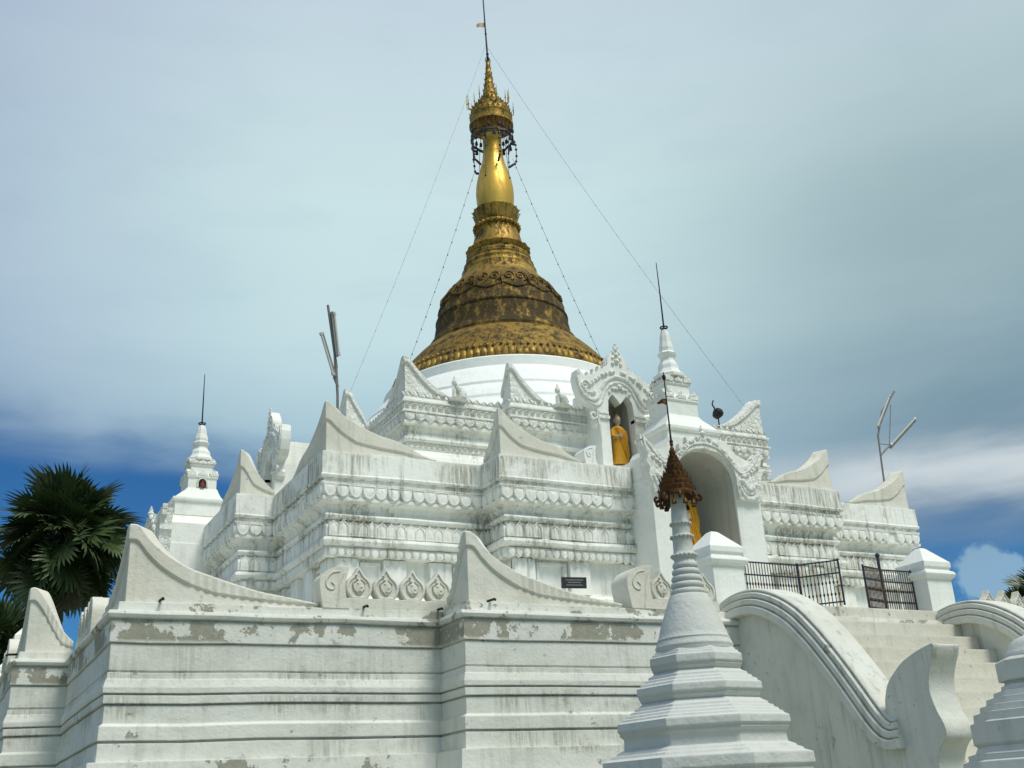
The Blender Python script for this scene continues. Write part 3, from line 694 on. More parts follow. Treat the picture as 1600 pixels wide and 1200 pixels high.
for j in range(4):
    a = 2*math.pi*j/4+.6; ca, sa = math.cos(a), math.sin(a)
    mb.tube([(.30*ca, .30*sa, 15.05), (.36*ca, .36*sa, 13.98)], .006, 4); mb.ball((.365*ca, .365*sa, 13.95), .03, 6, 4)
mb.build('bell_hoop', M['darkbell'], crown)
mb = MB(); mb.tube([(0, 0, 17.0), (-.005, 0, 17.4), (-.02, 0, 18.0), (-.045, -.01, 19.1)], [.022, .020, .017, .012], 6)
for j in range(4):
    a = math.pi/2*j; mb.tube([(.05*math.cos(a), .05*math.sin(a), 17.05), (.06*math.cos(a), .06*math.sin(a), 17.12), (0, 0, 17.24)], .010, 4)
mb.ball((0, 0, 17.27), .035, 7, 5); mb.ball((-.015, 0, 17.82), .028, 6, 4)
mast = mb.build('mast', M['dark'], crown)
mb = MB(); n = 7; vs = []
for i in range(n+1):
    s = i/n; x = -.02-.17*s; yv = .07*s+.015*math.sin(s*7); h = .062*(1-.25*s)
    for zz, o in ((h, .004), (-h, .004), (-h, -.004), (h, -.004)): vs.append((x, yv+o, 18.08-.03*s+zz))
mb.add(vs, [(i*4+j, i*4+(j+1) % 4, (i+1)*4+(j+1) % 4, (i+1)*4+j) for i in range(n) for j in range(4)] + [(0, 1, 2, 3), (n*4+3, n*4+2, n*4+1, n*4)])
mb.build('vane_flag', M['flag'], mast)

# --- arched frame with horned pediment
def arch_pts(hw, spring, apex, n=20, pointed=False):
    o = []
    for k in range(n+1):
        a = math.pi*k/n; x = -hw*math.cos(a); zz = spring+(apex-spring)*math.sin(a)**.9
        o.append((x, zz))
    return o
def blob_line(mb, f, pts, r, n=14, jit=.2):
    P = spline(pts, 6)
    for k in range(n):
        x, z_ = P[min(len(P)-1, int(k/(n-1)*(len(P)-1)))]; rr = r*random.uniform(1-jit, 1+jit)
        mb.ball(f(x, z_), rr, 7, 5)

def make_porch(parent):
    """front shrine: two piers carrying a barrel vault, horned arch gable, tiered roof with spire"""
    cx, hw, y0 = -.14, .915, -5.96
    root = MB()
    for s in (-1, 1):
        a, b2 = sorted((cx+s*hw, cx+s*.485))
        root.box(a, b2, y0, -4.98, 3.40, 5.70); root.box(a-.05, b2+.03, y0-.05, -5.5, 3.39, 3.75)
    root.box(cx-.49, cx+.49, -5.0, -4.8, 3.4, 6.2)
    # vault and spandrels
    ar = arch_pts(.485, 5.69, 6.12)
    outl = [(-.90, 5.69), (-.90, 6.02), (-.60, 6.14), (-.50, 6.30), (.46, 6.30), (.58, 6.14), (.90, 6.02), (.90, 5.69)]
    poly = [(x+cx, zz) for x, zz in outl] + [(x+cx, zz) for x, zz in ar[::-1]]
    root.prism(poly, lambda x, zz: (x, y0+.01, zz), lambda x, zz: (x, -4.985, zz))
    porch = root.build('porch', M['porch'], parent)
    # floor of the shrine
    MB().box(cx-.5, cx+.5, y0+.05, -4.99, 3.4, 4.40).build('altar_base', M['porch'], porch)
    li = MB(); n_ = 0
    path = [(-.482, 4.41), (-.482, 5.69)] + [(x*.482/.485, zz-.003) for x, zz in ar[1:-1]] + [(.482, 5.69), (.482, 4.41)]
    for (xa, za), (xb, zb_) in zip(path, path[1:]):
        li.add([(xa+cx, y0+.03, za), (xb+cx, y0+.03, zb_), (xb+cx, -5.003, zb_), (xa+cx, -5.003, za), (xa*1.006+cx, y0+.03, za+.002), (xb*1.006+cx, y0+.03, zb_+.002), (xb*1.006+cx, -5.003, zb_+.002), (xa*1.006+cx, -5.003, za+.002)], [(0, 1, 2, 3), (7, 6, 5, 4), (0, 4, 5, 1), (2, 6, 7, 3)])
    MB().box(cx-.478, cx+.478, -5.014, -5.006, 4.41, 5.95).build('back_wall', M['backwall'], porch)
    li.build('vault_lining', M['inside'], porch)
    # gable strip with horn tips
    g_ = MB()
    half_o = [(0, 6.36), (.05, 6.33), (.13, 6.30), (.24, 6.24), (.38, 6.13), (.50, 5.97), (.60, 5.90), (.72, 5.96), (.86, 6.10), (.97, 6.20), (1.01, 6.21), (1.0, 6.12), (.955, 5.98), (.99, 5.88), (.94, 5.80), (.97, 5.70), (.92, 5.60), (.90, 5.46)]
    half_i = [(.505, 5.46), (.50, 5.69)] + [(x, zz+.02) for x, zz in arch_pts(.50, 5.69, 6.12, 20)[::-1] if x > 0.02]
    rgt = half_o + half_i + [(0, 6.145)]
    lft = [(-x, zz) for x, zz in rgt]
    for side in (rgt, lft):
        g_.prism([(x+cx, zz) for x, zz in side], lambda x, zz: (x, y0-.06, zz), lambda x, zz: (x, y0+.12, zz))
    f = lambda x, zz: (x+cx, y0-.06, zz)
    for s in (-1, 1):
        S = lambda pts: [(s*x, zz) for x, zz in pts]
        g_.tube([f(x, zz) for x, zz in S(spline([(.0, 6.22), (.2, 6.18), (.36, 6.06), (.5, 5.9), (.6, 5.84), (.74, 5.9), (.88, 6.05), (.96, 6.16)], 5))], .018, 5)
        g_.tube([f(x, zz) for x, zz in S([(.53, 5.46), (.53, 5.62), (.56, 5.74)])], .016, 5)
        blob_line(g_, f, S([(.08, 6.30), (.3, 6.16), (.48, 5.98)]), .028, 9)
        blob_line(g_, f, S([(.62, 5.8), (.75, 5.85), (.88, 5.95)]), .035, 6)
        blob_line(g_, f, S([(.60, 5.72), (.70, 5.62), (.82, 5.68)]), .045, 6)
        g_.tube([f(x, zz) for x, zz in S(spline([(.54, 5.66), (.60, 5.53), (.71, 5.48), (.83, 5.53), (.90, 5.68)], 5))], .026, 5)
        g_.tube([f(x, zz) for x, zz in S(spline([(.58, 5.68), (.64, 5.58), (.71, 5.55), (.79, 5.58), (.84, 5.68)], 5))], .018, 5)
        for k in range(9):   # flame tips along the outer edge
            x, zz = half_o[3+k]; q = .05
            g_.prism([(s*(x-.035)+cx, zz-.02), (s*(x+.035)+cx, zz-.03), (s*(x+.045)+cx, zz+q), (s*(x+.01)+cx, zz+q*.6)], lambda a_, b_: (a_, y0-.045, b_), lambda a_, b_: (a_, y0+.03, b_))
    g_.lathe([(.04, 6.33), (.055, 6.37), (.03, 6.40), (.035, 6.42), (.006, 6.49)], 8, (cx, y0-.04))
    g_.build('gable', M['carved'], porch, 50)
    # roof: cornice, sloping skirt and tiers of the spire
    rc = MB()
    tx, ty = -.05, -5.30
    def ring(x0_, x1_, ya, yb, zz): return [(x0_, ya, zz), (x1_, ya, zz), (x1_, yb, zz), (x0_, yb, zz)]
    root_ = MB().box(-.53, .37, -5.735, -4.99, 6.2, 6.49); root_.build('roof_block', M['porch'], porch)
    lv = [(-.55, .39, -5.755, -4.99, 6.485), (-.57, .41, -5.775, -4.98, 6.505), (-.57, .41, -5.775, -4.98, 6.55), (-.53, .375, -5.735, -5.0, 6.565), (-.46, .33, -5.67, -5.03, 6.64), (-.37, .26, -5.57, -5.05, 6.75), (-.33, .23, -5.53, -5.06, 6.81)]
    for hx, hy, zz in [(.275, .225, 6.82), (.275, .225, 7.02), (.295, .245, 7.04), (.295, .245, 7.075), (.25, .205, 7.085), (.20, .18, 7.16), (.195, .175, 7.30), (.215, .195, 7.32), (.215, .195, 7.36), (.18, .165, 7.37), (.175, .16, 7.46)]:
        lv.append((tx-hx, tx+hx, ty-hy, ty+hy, zz))
    vs = []
    for q in lv: vs += ring(*q)
    rc.add(vs, [(i*4+j, i*4+(j+1) % 4, (i+1)*4+(j+1) % 4, (i+1)*4+j) for i in range(len(lv)-1) for j in range(4)] + [(3, 2, 1, 0), tuple(len(vs)-4+j for j in range(4))])
    roof = rc.build('roof', M['white'], porch)
    xs_ = tx+.277        # little arched figure niche on the flank of the tower
    ol = [(-.075, 6.83), (-.075, 6.94), (-.05, 7.0), (0, 7.03), (.05, 7.0), (.075, 6.94), (.075, 6.83)]
    nb = MB(); nb.tube([(xs_, ty+y_, z_) for y_, z_ in ol], .018, 6); nb.build('tower_niche', M['carved'], roof)
    nd = MB(); nd.prism(ol, lambda y_, z_: (xs_+.004, ty+y_, z_), lambda y_, z_: (xs_-.03, ty+y_, z_)); nd.build('niche_shade_plate', M['recess'], roof)  # flat dark plate stands in for the shaded hollow behind the figure
    nf = MB(); nf.lathe([(.045, 6.835), (.04, 6.88), (.028, 6.93), (.018, 6.94), (.022, 6.965), (.006, 6.985)], 8, (xs_+.002, ty)); nf.build('niche_figure', M['recessred'], roof, 50)
    spm = MB()
    s_prof = [(.27, 7.45), (.275, 7.50), (.22, 7.53), (.18, 7.60), (.175, 7.66), (.16, 7.69), (.125, 7.74), (.115, 7.79), (.15, 7.83), (.165, 7.86), (.12, 7.90), (.125, 7.96), (.10, 8.06), (.085, 8.17), (.06, 8.25), (.02, 8.29)]
    spm.lathe([(r*.9, zz) for r, zz in s_prof], 8, (tx, ty), math.pi/8)
    spire = spm.build('spire', M['white'], roof)
    for hx, hy, zz, hh in ((.27, .22, 7.07, .15), (.20, .18, 7.355, .11)):
        for s in (-1, 1):
            for o in (-.8, 0, .8):
                for (px_, py_, ux, uy) in ((tx+o*hx, ty+s*hy, 1, 0), (tx+s*hx, ty+o*hy, 0, 1)):
                    q = hh*(.8 if o == 0 else 1.0)
                    ac = MB().prism([(-.07, 0), (-.075, .4*q), (-.03, .6*q), (0, q), (.03, .6*q), (.075, .4*q), (.07, 0)],
                             lambda a_, b_: (px_+ux*a_+uy*.03, py_+uy*a_+ux*.03, zz+b_), lambda a_, b_: (px_+ux*a_-uy*.03, py_+uy*a_-ux*.03, zz+b_))
                    ac.build('antefix', M['carved'], roof)
    mm = MB(); mm.tube([(tx, ty, 8.25), (tx, ty, 8.8), (tx-.005, ty, 9.42)], [.014, .011, .006], 5)
    mm.tube([(tx+.055*math.cos(q*.5236), ty+.055*math.sin(q*.5236), 8.31) for q in range(13)], .012, 5)
    mm.tube([(tx+.035*math.cos(q*.5236), ty+.035*math.sin(q*.5236), 8.285) for q in range(13)], .012, 5)
    mm.build('mast', M['dark'], roof)
    return porch
porch = make_porch(pagoda)

def make_niche(parent):
    cx, y0 = -.56, -4.70
    zb = 6.22
    fr = MB()
    inner = [(-.225, zb), (-.225, 7.10), (-.21, 7.26), (-.16, 7.34), (-.12, 7.36), (-.05, 7.28), (0, 7.22), (.05, 7.28), (.12, 7.36), (.16, 7.34), (.21, 7.26), (.225, 7.10), (.225, zb)]
    half = [(x, zz-.15 if k_ else zb) for k_, (x, zz) in enumerate([(.40, zb), (.39, 6.98), (.45, 7.02), (.46, 7.10), (.42, 7.15), (.42, 7.26), (.47, 7.30), (.60, 7.33), (.68, 7.42), (.735, 7.58), (.75, 7.72), (.72, 7.84), (.65, 7.80), (.58, 7.74), (.50, 7.78), (.40, 7.84), (.30, 7.90), (.20, 7.95), (.17, 8.0), (.165, 8.08), (.12, 8.17), (.07, 8.22), (.0, 8.30)])]
    outer = [(-x, zz) for x, zz in half] + half[-2::-1]
    poly = outer + inner[::-1]
    fr.prism([(x+cx, zz) for x, zz in poly], lambda x, zz: (x, y0, zz), lambda x, zz: (x, y0+.16, zz))
    fr.box(cx-.385, cx-.235, y0+.155, -3.95, zb, 7.42); fr.box(cx+.235, cx+.385, y0+.155, -3.95, zb, 7.42)
    fr.box(cx-.23, cx+.23, -4.12, -3.97, zb, 7.42); fr.box(cx-.375, cx+.375, y0+.158, -3.95, 7.425, 7.52)
    fr.box(cx-.42, cx+.42, y0-.06, -3.96, 5.95, zb-.003)
    niche = fr.build('niche', M['porch'], parent)
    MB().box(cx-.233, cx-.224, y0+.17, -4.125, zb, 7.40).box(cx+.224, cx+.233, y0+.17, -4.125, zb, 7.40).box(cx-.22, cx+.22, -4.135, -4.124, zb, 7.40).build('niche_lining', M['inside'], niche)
    cv = MB(); f = lambda x, zz: (x+cx, y0-.005, zz-.15)
    for s in (-1, 1):
        S = lambda pts: [(s*x, zz) for x, zz in spline(pts, 5)]
        cv.tube([f(*q) for q in S([(0, 7.80), (.12, 7.78), (.24, 7.69), (.32, 7.56), (.40, 7.42), (.50, 7.38), (.60, 7.42), (.68, 7.52), (.72, 7.68), (.70, 7.80)])], .028, 6)
        cv.tube([f(*q) for q in S([(0, 7.71), (.10, 7.69), (.20, 7.62), (.27, 7.50), (.34, 7.36), (.44, 7.30), (.58, 7.35)])], .020, 6)
        cv.tube([f(x, zz) for x, zz in [(s*a_, b_) for a_, b_ in spiral(.60, 7.60, .085, 1.4, -1, 0)]], .018, 5)
        blob_line(cv, f, [(s*x, zz) for x, zz in ((.08, 7.88), (.25, 7.82), (.40, 7.72), (.52, 7.62))], .035, 8)
        blob_line(cv, f, [(s*x, zz) for x, zz in ((.45, 7.50), (.52, 7.48), (.60, 7.52))], .028, 4)
        blob_line(cv, f, [(s*x, zz) for x, zz in ((.06, 7.60), (.12, 7.60), (.18, 7.54))], .03, 3)
        # capital with a small volute
        cv.box(cx+s*.325-.10, cx+s*.325+.10, y0-.03, y0+.1, 6.95, 7.0); cv.box(cx+s*.325-.09, cx+s*.325+.09, y0-.02, y0+.1, 7.03, 7.06)
        cv.tube([f(x, zz) for x, zz in [(s*a_, b_) for a_, b_ in spiral(.50, 7.14, .075, 1.3, 1, 2.5)]], .024, 5)
        cv.tube([f(s*.42, 7.10), f(s*.40, 6.95), f(s*.385, 6.75)], [.03, .022, .008], 5)
        for k in range(7):   # flame tips
            x, zz = half[12+k]
            cv.prism([(s*(x-.04)+cx, zz-.02), (s*(x+.04)+cx, zz-.03), (s*(x+.03)+cx, zz+.06), (s*x+cx, zz+.04)], lambda a_, b_: (a_, y0+.02, b_), lambda a_, b_: (a_, y0+.10, b_))
    # leaf finial
    for zz, r in ((8.02, .045), (8.12, .04), (8.21, .032), (8.30, .022)):
        zz -= .10; cv.ball((cx, y0, zz), r, 8, 6)
        for s in (-1, 1): cv.ball((cx+s*r*1.6, y0, zz-.05), r*.75, 7, 5)
    cv.ball((cx, y0, 7.49), .05, 8, 6)
    cv.build('pediment_carving', M['carved'], niche, 50)
    return niche
niche = make_niche(pagoda)

# the same porch and niche on the left side of the pagoda
for src, off in ((porch, (-.47, -.10, -.05)), (niche, (.10, -.50, .12))):
    c = copy_tree(src, pagoda)
    c.matrix_parent_inverse = Matrix.Identity(4)
    c.matrix_basis = Matrix.Translation(off) @ Matrix.Rotation(R(-90), 4, 'Z')
    for ch in [x for x in bpy.data.objects if x.parent == c and x.name.startswith('roof')]:   # its tower is a little squatter
        ch.matrix_basis = Matrix.Translation((0, 0, 6.44)) @ Matrix.Diagonal((1, 1, .80, 1)) @ Matrix.Translation((0, 0, -6.44))

# ------------------------------------------------------------------ Buddha statues in the niche and in the porch
def loft(mb, rings, n=20):
    vs = []
    for cx, cy, z, rx, ry in rings:
        for k in range(n):
            a = 2*math.pi*k/n; vs.append((cx+rx*math.cos(a), cy+ry*math.sin(a), z))
    fs = [(i*n+k, i*n+(k+1) % n, (i+1)*n+(k+1) % n, (i+1)*n+k) for i in range(len(rings)-1) for k in range(n)]
    fs += [tuple(range(n))[::-1], tuple((len(rings)-1)*n+k for k in range(n))]
    return mb.add(vs, fs)
def buddha(loc, h, label, rz=0):
    k = h/1.75
    root = empty('buddha_statue', loc, label, 'statue')
    body = MB()
    # head, neck, ears, nose, top-knot, feet and hands: one continuous painted body
    loft(body, [(0, 0, 1.30, .05, .05), (0, 0, 1.42, .055, .06), (0, -.01, 1.46, .07, .075), (0, -.015, 1.50, .085, .10), (0, -.01, 1.57, .098, .112), (0, 0, 1.64, .096, .108), (0, .01, 1.69, .075, .085), (0, .01, 1.72, .04, .05)], 16)
    body.tube([(0, -.105, 1.60), (0, -.135, 1.55), (0, -.11, 1.53)], [.012, .02, .014], 6)
    for s in (-1, 1):
        body.tube([(s*.10, .01, 1.62), (s*.11, .01, 1.55), (s*.095, .0, 1.46)], [.014, .02, .012], 6)
        loft(body, [(s*.10, -.02, .0, .055, .13), (s*.10, -.02, .04, .05, .12), (s*.10, .0, .10, .04, .05)], 10)
    body.tube([(-.20, -.02, 1.12), (-.25, -.10, .92), (-.12, -.20, .98), (-.06, -.22, 1.03)], [.05, .045, .034, .022], 8)
    for q in range(4): body.tube([(-.09+q*.012, -.21, 1.00-.022*q), (-.04+q*.01, -.235, 1.04-.022*q), (0+q*.008, -.225, 1.045-.022*q)], [.012, .011, .008], 5)
    body.tube([(-.10, -.2, 1.02), (-.07, -.23, 1.06)], [.012, .009], 5)
    body.tube([(.23, -.02, .70), (.235, -.04, .60), (.23, -.05, .53)], [.035, .034, .015], 7)
    for s in (-1, 1): body.tube([(s*.04-.012, -.105, 1.585), (s*.04+.012, -.108, 1.587)], .006, 4)
    b = body.build('body', M['skin'], root, 60); b.matrix_parent_inverse = Matrix.Identity(4)
    hair = MB(); loft(hair, [(0, .02, 1.60, .102, .105), (0, .015, 1.655, .10, .108), (0, .012, 1.70, .08, .09), (0, .012, 1.73, .05, .055), (0, .012, 1.77, .04, .045), (0, .012, 1.80, .008, .008)], 16)
    hair.build('hair', M['hair'], root, 60).matrix_parent_inverse = Matrix.Identity(4)
    rb = MB()
    n = 40; rings = []
    prof = [(.08, .30, .21), (.10, .285, .20), (.30, .25, .17), (.55, .235, .155), (.75, .24, .15), (.95, .235, .145), (1.12, .25, .14), (1.25, .25, .125), (1.31, .20, .105), (1.35, .12, .085), (1.36, .07, .07)]
    vs = []
    for z, rx, ry in prof:
        for q in range(n):
            a = 2*math.pi*q/n; pleat = 1+.035*math.sin(a*14+z*3)*(1.2-z*.6)
            vs.append((rx*math.cos(a)*pleat, ry*math.sin(a)*pleat, z))
    L = len(prof)
    rb.add(vs, [(i*n+q, i*n+(q+1) % n, (i+1)*n+(q+1) % n, (i+1)*n+q) for i in range(L-1) for q in range(n)] + [tuple(range(n))[::-1], tuple((L-1)*n+q for q in range(n))])
    rb.tube([(.24, -.02, 1.24), (.27, -.02, 1.0), (.25, -.03, .7)], [.06, .065, .05], 8)      # sleeve
    rb.tube([(-.24, -.02, 1.22), (-.27, -.08, 1.0), (-.2, -.16, .95)], [.06, .06, .055], 8)
    for q in range(5): rb.tube([(-.16+.06*q, -.12, 1.33-.02*q), (-.05+.05*q, -.16, 1.0-.05*q), (.05+.03*q, -.17, .6-.08*q)], .014, 5)
    rb.tube([(.27, -.05, .75), (.28, -.05, .45), (.24, -.03, .18)], [.04, .05, .02], 7)
    rb.build('robe', M['robe'], root, 60).matrix_parent_inverse = Matrix.Identity(4)
    bs = MB(); bs.lathe([(.33, -.10), (.35, -.07), (.30, -.03), (.32, .0)], 24); bs.build('lotus_base', M['white'], root, 50).matrix_parent_inverse = Matrix.Identity(4)
    root.scale = (k, k, k); root.rotation_euler = (0, 0, rz)
    return root
buddha((-.535, -4.53, 6.27), .84, 'standing buddha statue in saffron robe inside the small upper niche')
buddha((-.19, -5.42, 4.50), 1.38, 'standing buddha statue in golden robe under the vault of the front porch')

# ------------------------------------------------------------------ plaque, floodlight
pl = MB(); pl.box(-.18, .18, -.012, .012, -.07, .07)
po = pl.build('plaque', M['plaque']); po.location = (-2.16, -5.625, 4.27); po.rotation_euler = (R(8), R(-2), 0)
tag(po, 'small dark inscribed plaque leaning on the white wall ledge', 'plaque')
ln = MB()
for q, wd in ((.035, .13), (.005, .10), (-.028, .12)): ln.box(-wd, wd, -.0145, -.0125, q-.006, q+.006)
lo = ln.build('inscription_line', M['plaqueline'], None); lo.parent = po
fl = empty('floodlight', (1.60, -4.30, 7.40), 'dark round floodlight beside the carved horn right of the porch spire', 'floodlight')
mb = MB(); mb.lathe([(.01, -.09), (.05, -.08), (.078, -.03), (.088, .02), (.075, .06), (.04, .085), (.01, .09)], 14)
o = mb.build('lamp_head', M['dark']); o.parent = fl; o.location = (0, 0, .07); o.rotation_euler = (R(20), R(35), 0)
mb = MB(); mb.tube([(0, 0, -.2), (0, 0, .05), (-.09, 0, .22), (-.06, 0, .29)], .012, 5); mb.tube([(-.09, 0, .20), (-.05, 0, .17)], .010, 5)
o = mb.build('bracket', M['dark']); o.parent = fl

# ------------------------------------------------------------------ staircases
def stair(label, nsteps=16):
    root = empty('staircase', (0, 0, 0), label, 'staircase', 'staircases of the pagoda')
    xl, xr, th = -2.03, 1.45, .34
    top = spline([(-8.10, 3.45), (-8.28, 3.49), (-8.46, 3.54), (-8.68, 3.56), (-8.92, 3.535), (-9.18, 3.44), (-9.44, 3.28), (-9.66, 3.07), (-9.85, 2.85), (-10.02, 2.63), (-10.17, 2.42), (-10.27, 2.28), (-10.345, 2.19), (-10.40, 2.15), (-10.46, 2.155)], 6)
    vol = spline([(-10.345, 2.17), (-10.345, 2.28), (-10.37, 2.37), (-10.43, 2.47), (-10.60, 2.60), (-10.78, 2.67), (-10.90, 2.70), (-10.97, 2.705), (-10.955, 2.64), (-10.90, 2.54), (-10.86, 2.44), (-10.85, 2.33), (-10.88, 2.20), (-10.925, 2.10), (-10.94, 2.03), (-10.925, 1.97), (-10.87, 1.92), (-10.82, 1.84), (-10.80, 1.74), (-10.80, 1.5)], 6)
    for x0, s in ((xl, 1), (xr, -1)):
        mb = MB(); a, b2 = (x0, x0+s*th)
        body = [(y, z-.04) for y, z in top if y > -10.34] + vol[1:] + [(-10.80, 0), (-8.10, 0)]
        mb.prism(body, lambda y, z: (a+s*.02, y, z), lambda y, z: (b2-s*.02, y, z))
        bal = mb.build('balustrade', M['stair'], root)
        cap = MB()
        # coping: ridges run along the curve on both faces
        sec = [(-.235, .0), (-.233, .066), (-.222, .075), (-.160, .078), (-.150, .068), (-.147, .034), (-.140, .034), (-.137, .052), (-.128, .06), (-.088, .06), (-.080, .05), (-.077, .010), (-.070, .010), (-.067, .030), (-.058, .038), (-.024, .038), (-.016, .028), (-.013, -.012), (-.006, -.012), (-.002, .004), (.012, .004), (.022, -.01), (.026, -.04)]
        n = len(sec)*2; vs = []
        for i, (y, z) in enumerate(top):
            p0, p1 = top[max(i-1, 0)], top[min(i+1, len(top)-1)]
            d = Vector((p1[0]-p0[0], p1[1]-p0[1])).normalized(); nn = Vector((-d.y, d.x)); nn = nn if nn.y > 0 else -nn
            k = 1.0
            for h, o in sec: vs.append((x0-s*o*k, y+nn.x*h, z+nn.y*h))
            for h, o in sec[::-1]: vs.append((x0+s*(th+o*k), y+nn.x*h, z+nn.y*h))
        L = len(top)
        cap.add(vs, [(i*n+j, i*n+(j+1) % n, (i+1)*n+(j+1) % n, (i+1)*n+j) for i in range(L-1) for j in range(n)] + [tuple(range(n)), tuple(range((L-1)*n, L*n))[::-1]])
        cap.build('coping', M['stair'], bal, 35)
    mb = MB(); y = -8.42; z = 3.33
    for k in range(nsteps):
        o = MB().box(xl+th-.02, xr-th+.02, y-.215, -8.0 if k == 0 else y+.06, 0 if k == 0 else z-.17, z)
        if k: o.v = [(a, b_, (z-.30 if c_ < z-.05 else c_)) for a, b_, c_ in o.v]
        # worn nosing
        st = o.build('step', M['tread'], root)
        y -= .205; z -= .17
    MB().box(xl+th-.02, xr-th+.02, -8.36, -8.0, 3.334, 3.535).build('landing_kerb', M['tread'], root)
    for x0 in (-1.86, 1.29):
        mb = MB(); hw = .205; yc = -8.115
        sh = lambda h, z0, z1, tp=0: mb.box(x0-h, x0+h, yc-h, yc+h, z0, z1, tp)
        sh(hw, 3.38, 3.93); 
        lv = [(hw+.0, 3.925), (hw+.035, 3.95), (hw+.05, 3.985), (hw+.035, 4.02), (hw+.004, 4.035), (hw+.004, 4.06), (hw+.02, 4.075), (hw+.02, 4.135), (.05, 4.33), (.035, 4.34)]
        vs = []
        for h, z_ in lv: vs += [(x0-h, yc-h, z_), (x0+h, yc-h, z_), (x0+h, yc+h, z_), (x0-h, yc+h, z_)]
        mb.add(vs, [(i*4+j, i*4+(j+1) % 4, (i+1)*4+(j+1) % 4, (i+1)*4+j) for i in range(len(lv)-1) for j in range(4)] + [(3, 2, 1, 0), tuple(len(vs)-4+j for j in range(4))])
        mb.build('gate_pillar', M['white'], root)
    return root
st1 = stair('broad white front staircase with wavy balustrades ending in scrolls')
st2 = copy_tree(st1); st2['label'] = 'white staircase at the far left side of the pagoda, mostly hidden behind its corner'
st2.rotation_euler = (0, 0, R(-90))

# ------------------------------------------------------------------ iron fence with two open gate leaves
fence = empty('iron_fence', (0, 0, 0), 'rusty blue iron fence with open gate leaves at the head of the stairs', 'fence')
def panel(name, p0, p1, z0, z1, n, post=False):
    p0, p1 = Vector((*p0, 0)), Vector((*p1, 0)); L = (p1-p0).length
    fr, br, ru = MB(), MB(), MB()
    for zz in (z0+.04, z1-.14, z1): fr.tube([(p0.x, p0.y, zz), (p1.x, p1.y, zz)], .009, 5)
    for q in (p0, p1): fr.tube([(q.x, q.y, z0), (q.x, q.y, z1+.02)], .012, 5)
    if post: fr.tube([(p1.x, p1.y, z1), (p1.x, p1.y, z1+.10)], [.022, .006], 6)
    for k in range(1, n):
        q = p0.lerp(p1, k/n); tgt = ru if k % 3 == 1 else br
        tgt.tube([(q.x, q.y, z0), (q.x, q.y, z1+.01)], .0052, 5)
        for zz in (z0+.13, z0+.26): tgt.ball((q.x, q.y, zz), .013, 6, 4, 1.6)
    f = fr.build(name, M['bluebar'], fence); br.build('bar_row', M['bluebar'], f)
    if ru.v: ru.build('rusty_bar_row', M['rust'], f)
panel('fence_panel', (-1.64, -8.1), (-.70, -8.1), 3.54, 4.04, 24)
panel('gate_leaf', (-.69, -8.1), (-.40, -8.44), 3.54, 4.04, 11)
panel('gate_leaf', (.56, -8.12), (.19, -8.22), 3.54, 4.05, 14)
panel('fence_panel', (.58, -8.1), (1.08, -8.1), 3.54, 4.05, 14)
mb = MB(); mb.tube([(.57, -8.11, 3.5), (.57, -8.11, 4.20)], .02, 6); mb.ball((.57, -8.11, 4.22), .03, 6, 4); mb.build('gate_post', M['bluebar'], fence)

# ------------------------------------------------------------------ fluorescent lamp poles
def lamp(loc, label, pole, arms, stays, g):
    root = empty('lamp_pole', loc, label, 'lamp pole', g)
    mb = MB()
    for path in pole: mb.tube(path, .018, 6)
    for path in stays: mb.tube(path, .008, 5)
    mb.build('pole', M['grey'], root).matrix_parent_inverse = Matrix.Identity(4)
    for p0, p1, off in arms:
        p0, p1 = Vector(p0), Vector(p1); d = (p1-p0).normalized(); off = Vector(off)
        hb = MB(); hb.tube([p0, p1], .026, 4); o = hb.build('lamp_housing', M['grey'], root); o.matrix_parent_inverse = Matrix.Identity(4)
        tb = MB(); tb.tube([p0+d*.03+off, p1-d*.03+off], .017, 8)
        for q in (p0+d*.03, p1-d*.03): tb.tube([q-d*.02+off, q+d*.02+off], .024, 6)
        o2 = tb.build('lamp_tube', M['tube'], o); o2.matrix_parent_inverse = Matrix.Identity(4)
    return root
lamp((-4.85, -4.3, 5.95), 'pole with two slim tube lamps behind the left horn', [[(0, 0, -.02), (-.005, 0, 1.0), (-.03, 0, 1.45)], [(-.02, 0, 1.40), (-.155, 0, 2.33)], [(0, 0, 1.13), (-.06, 0, 1.27)]],
     [((-.03, -.03, 1.56), (-.105, -.03, 2.22), (.025, -.02, 0)), ((-.055, -.03, 1.26), (-.245, -.03, 1.88), (-.025, -.02, 0))], [[(0, 0, 1.2), (-.06, -.02, 1.4), (-.09, -.02, 2.1)]], 'tube lamp poles on the terrace')
lamp((4.93, -4.4, 5.95), 'pole with two slim tube lamps beside the far right horn', [[(0, 0, -.02), (.06, 0, .95), (.10, 0, 1.50)], [(.10, 0, 1.48), (.30, 0, 1.95), (.72, 0, 2.40)], [(.08, 0, 1.12), (.30, 0, 1.30)]],
     [((.11, -.03, 1.62), (.56, -.03, 2.27), (-.03, -.02, .02)), ((.31, -.03, 1.27), (1.07, -.03, 1.87), (.0, -.02, .04))], [[(.09, 0, 1.33), (.33, 0, 1.34)], [(.33, 0, 1.32), (.56, 0, 2.12)]], 'tube lamp poles on the terrace')

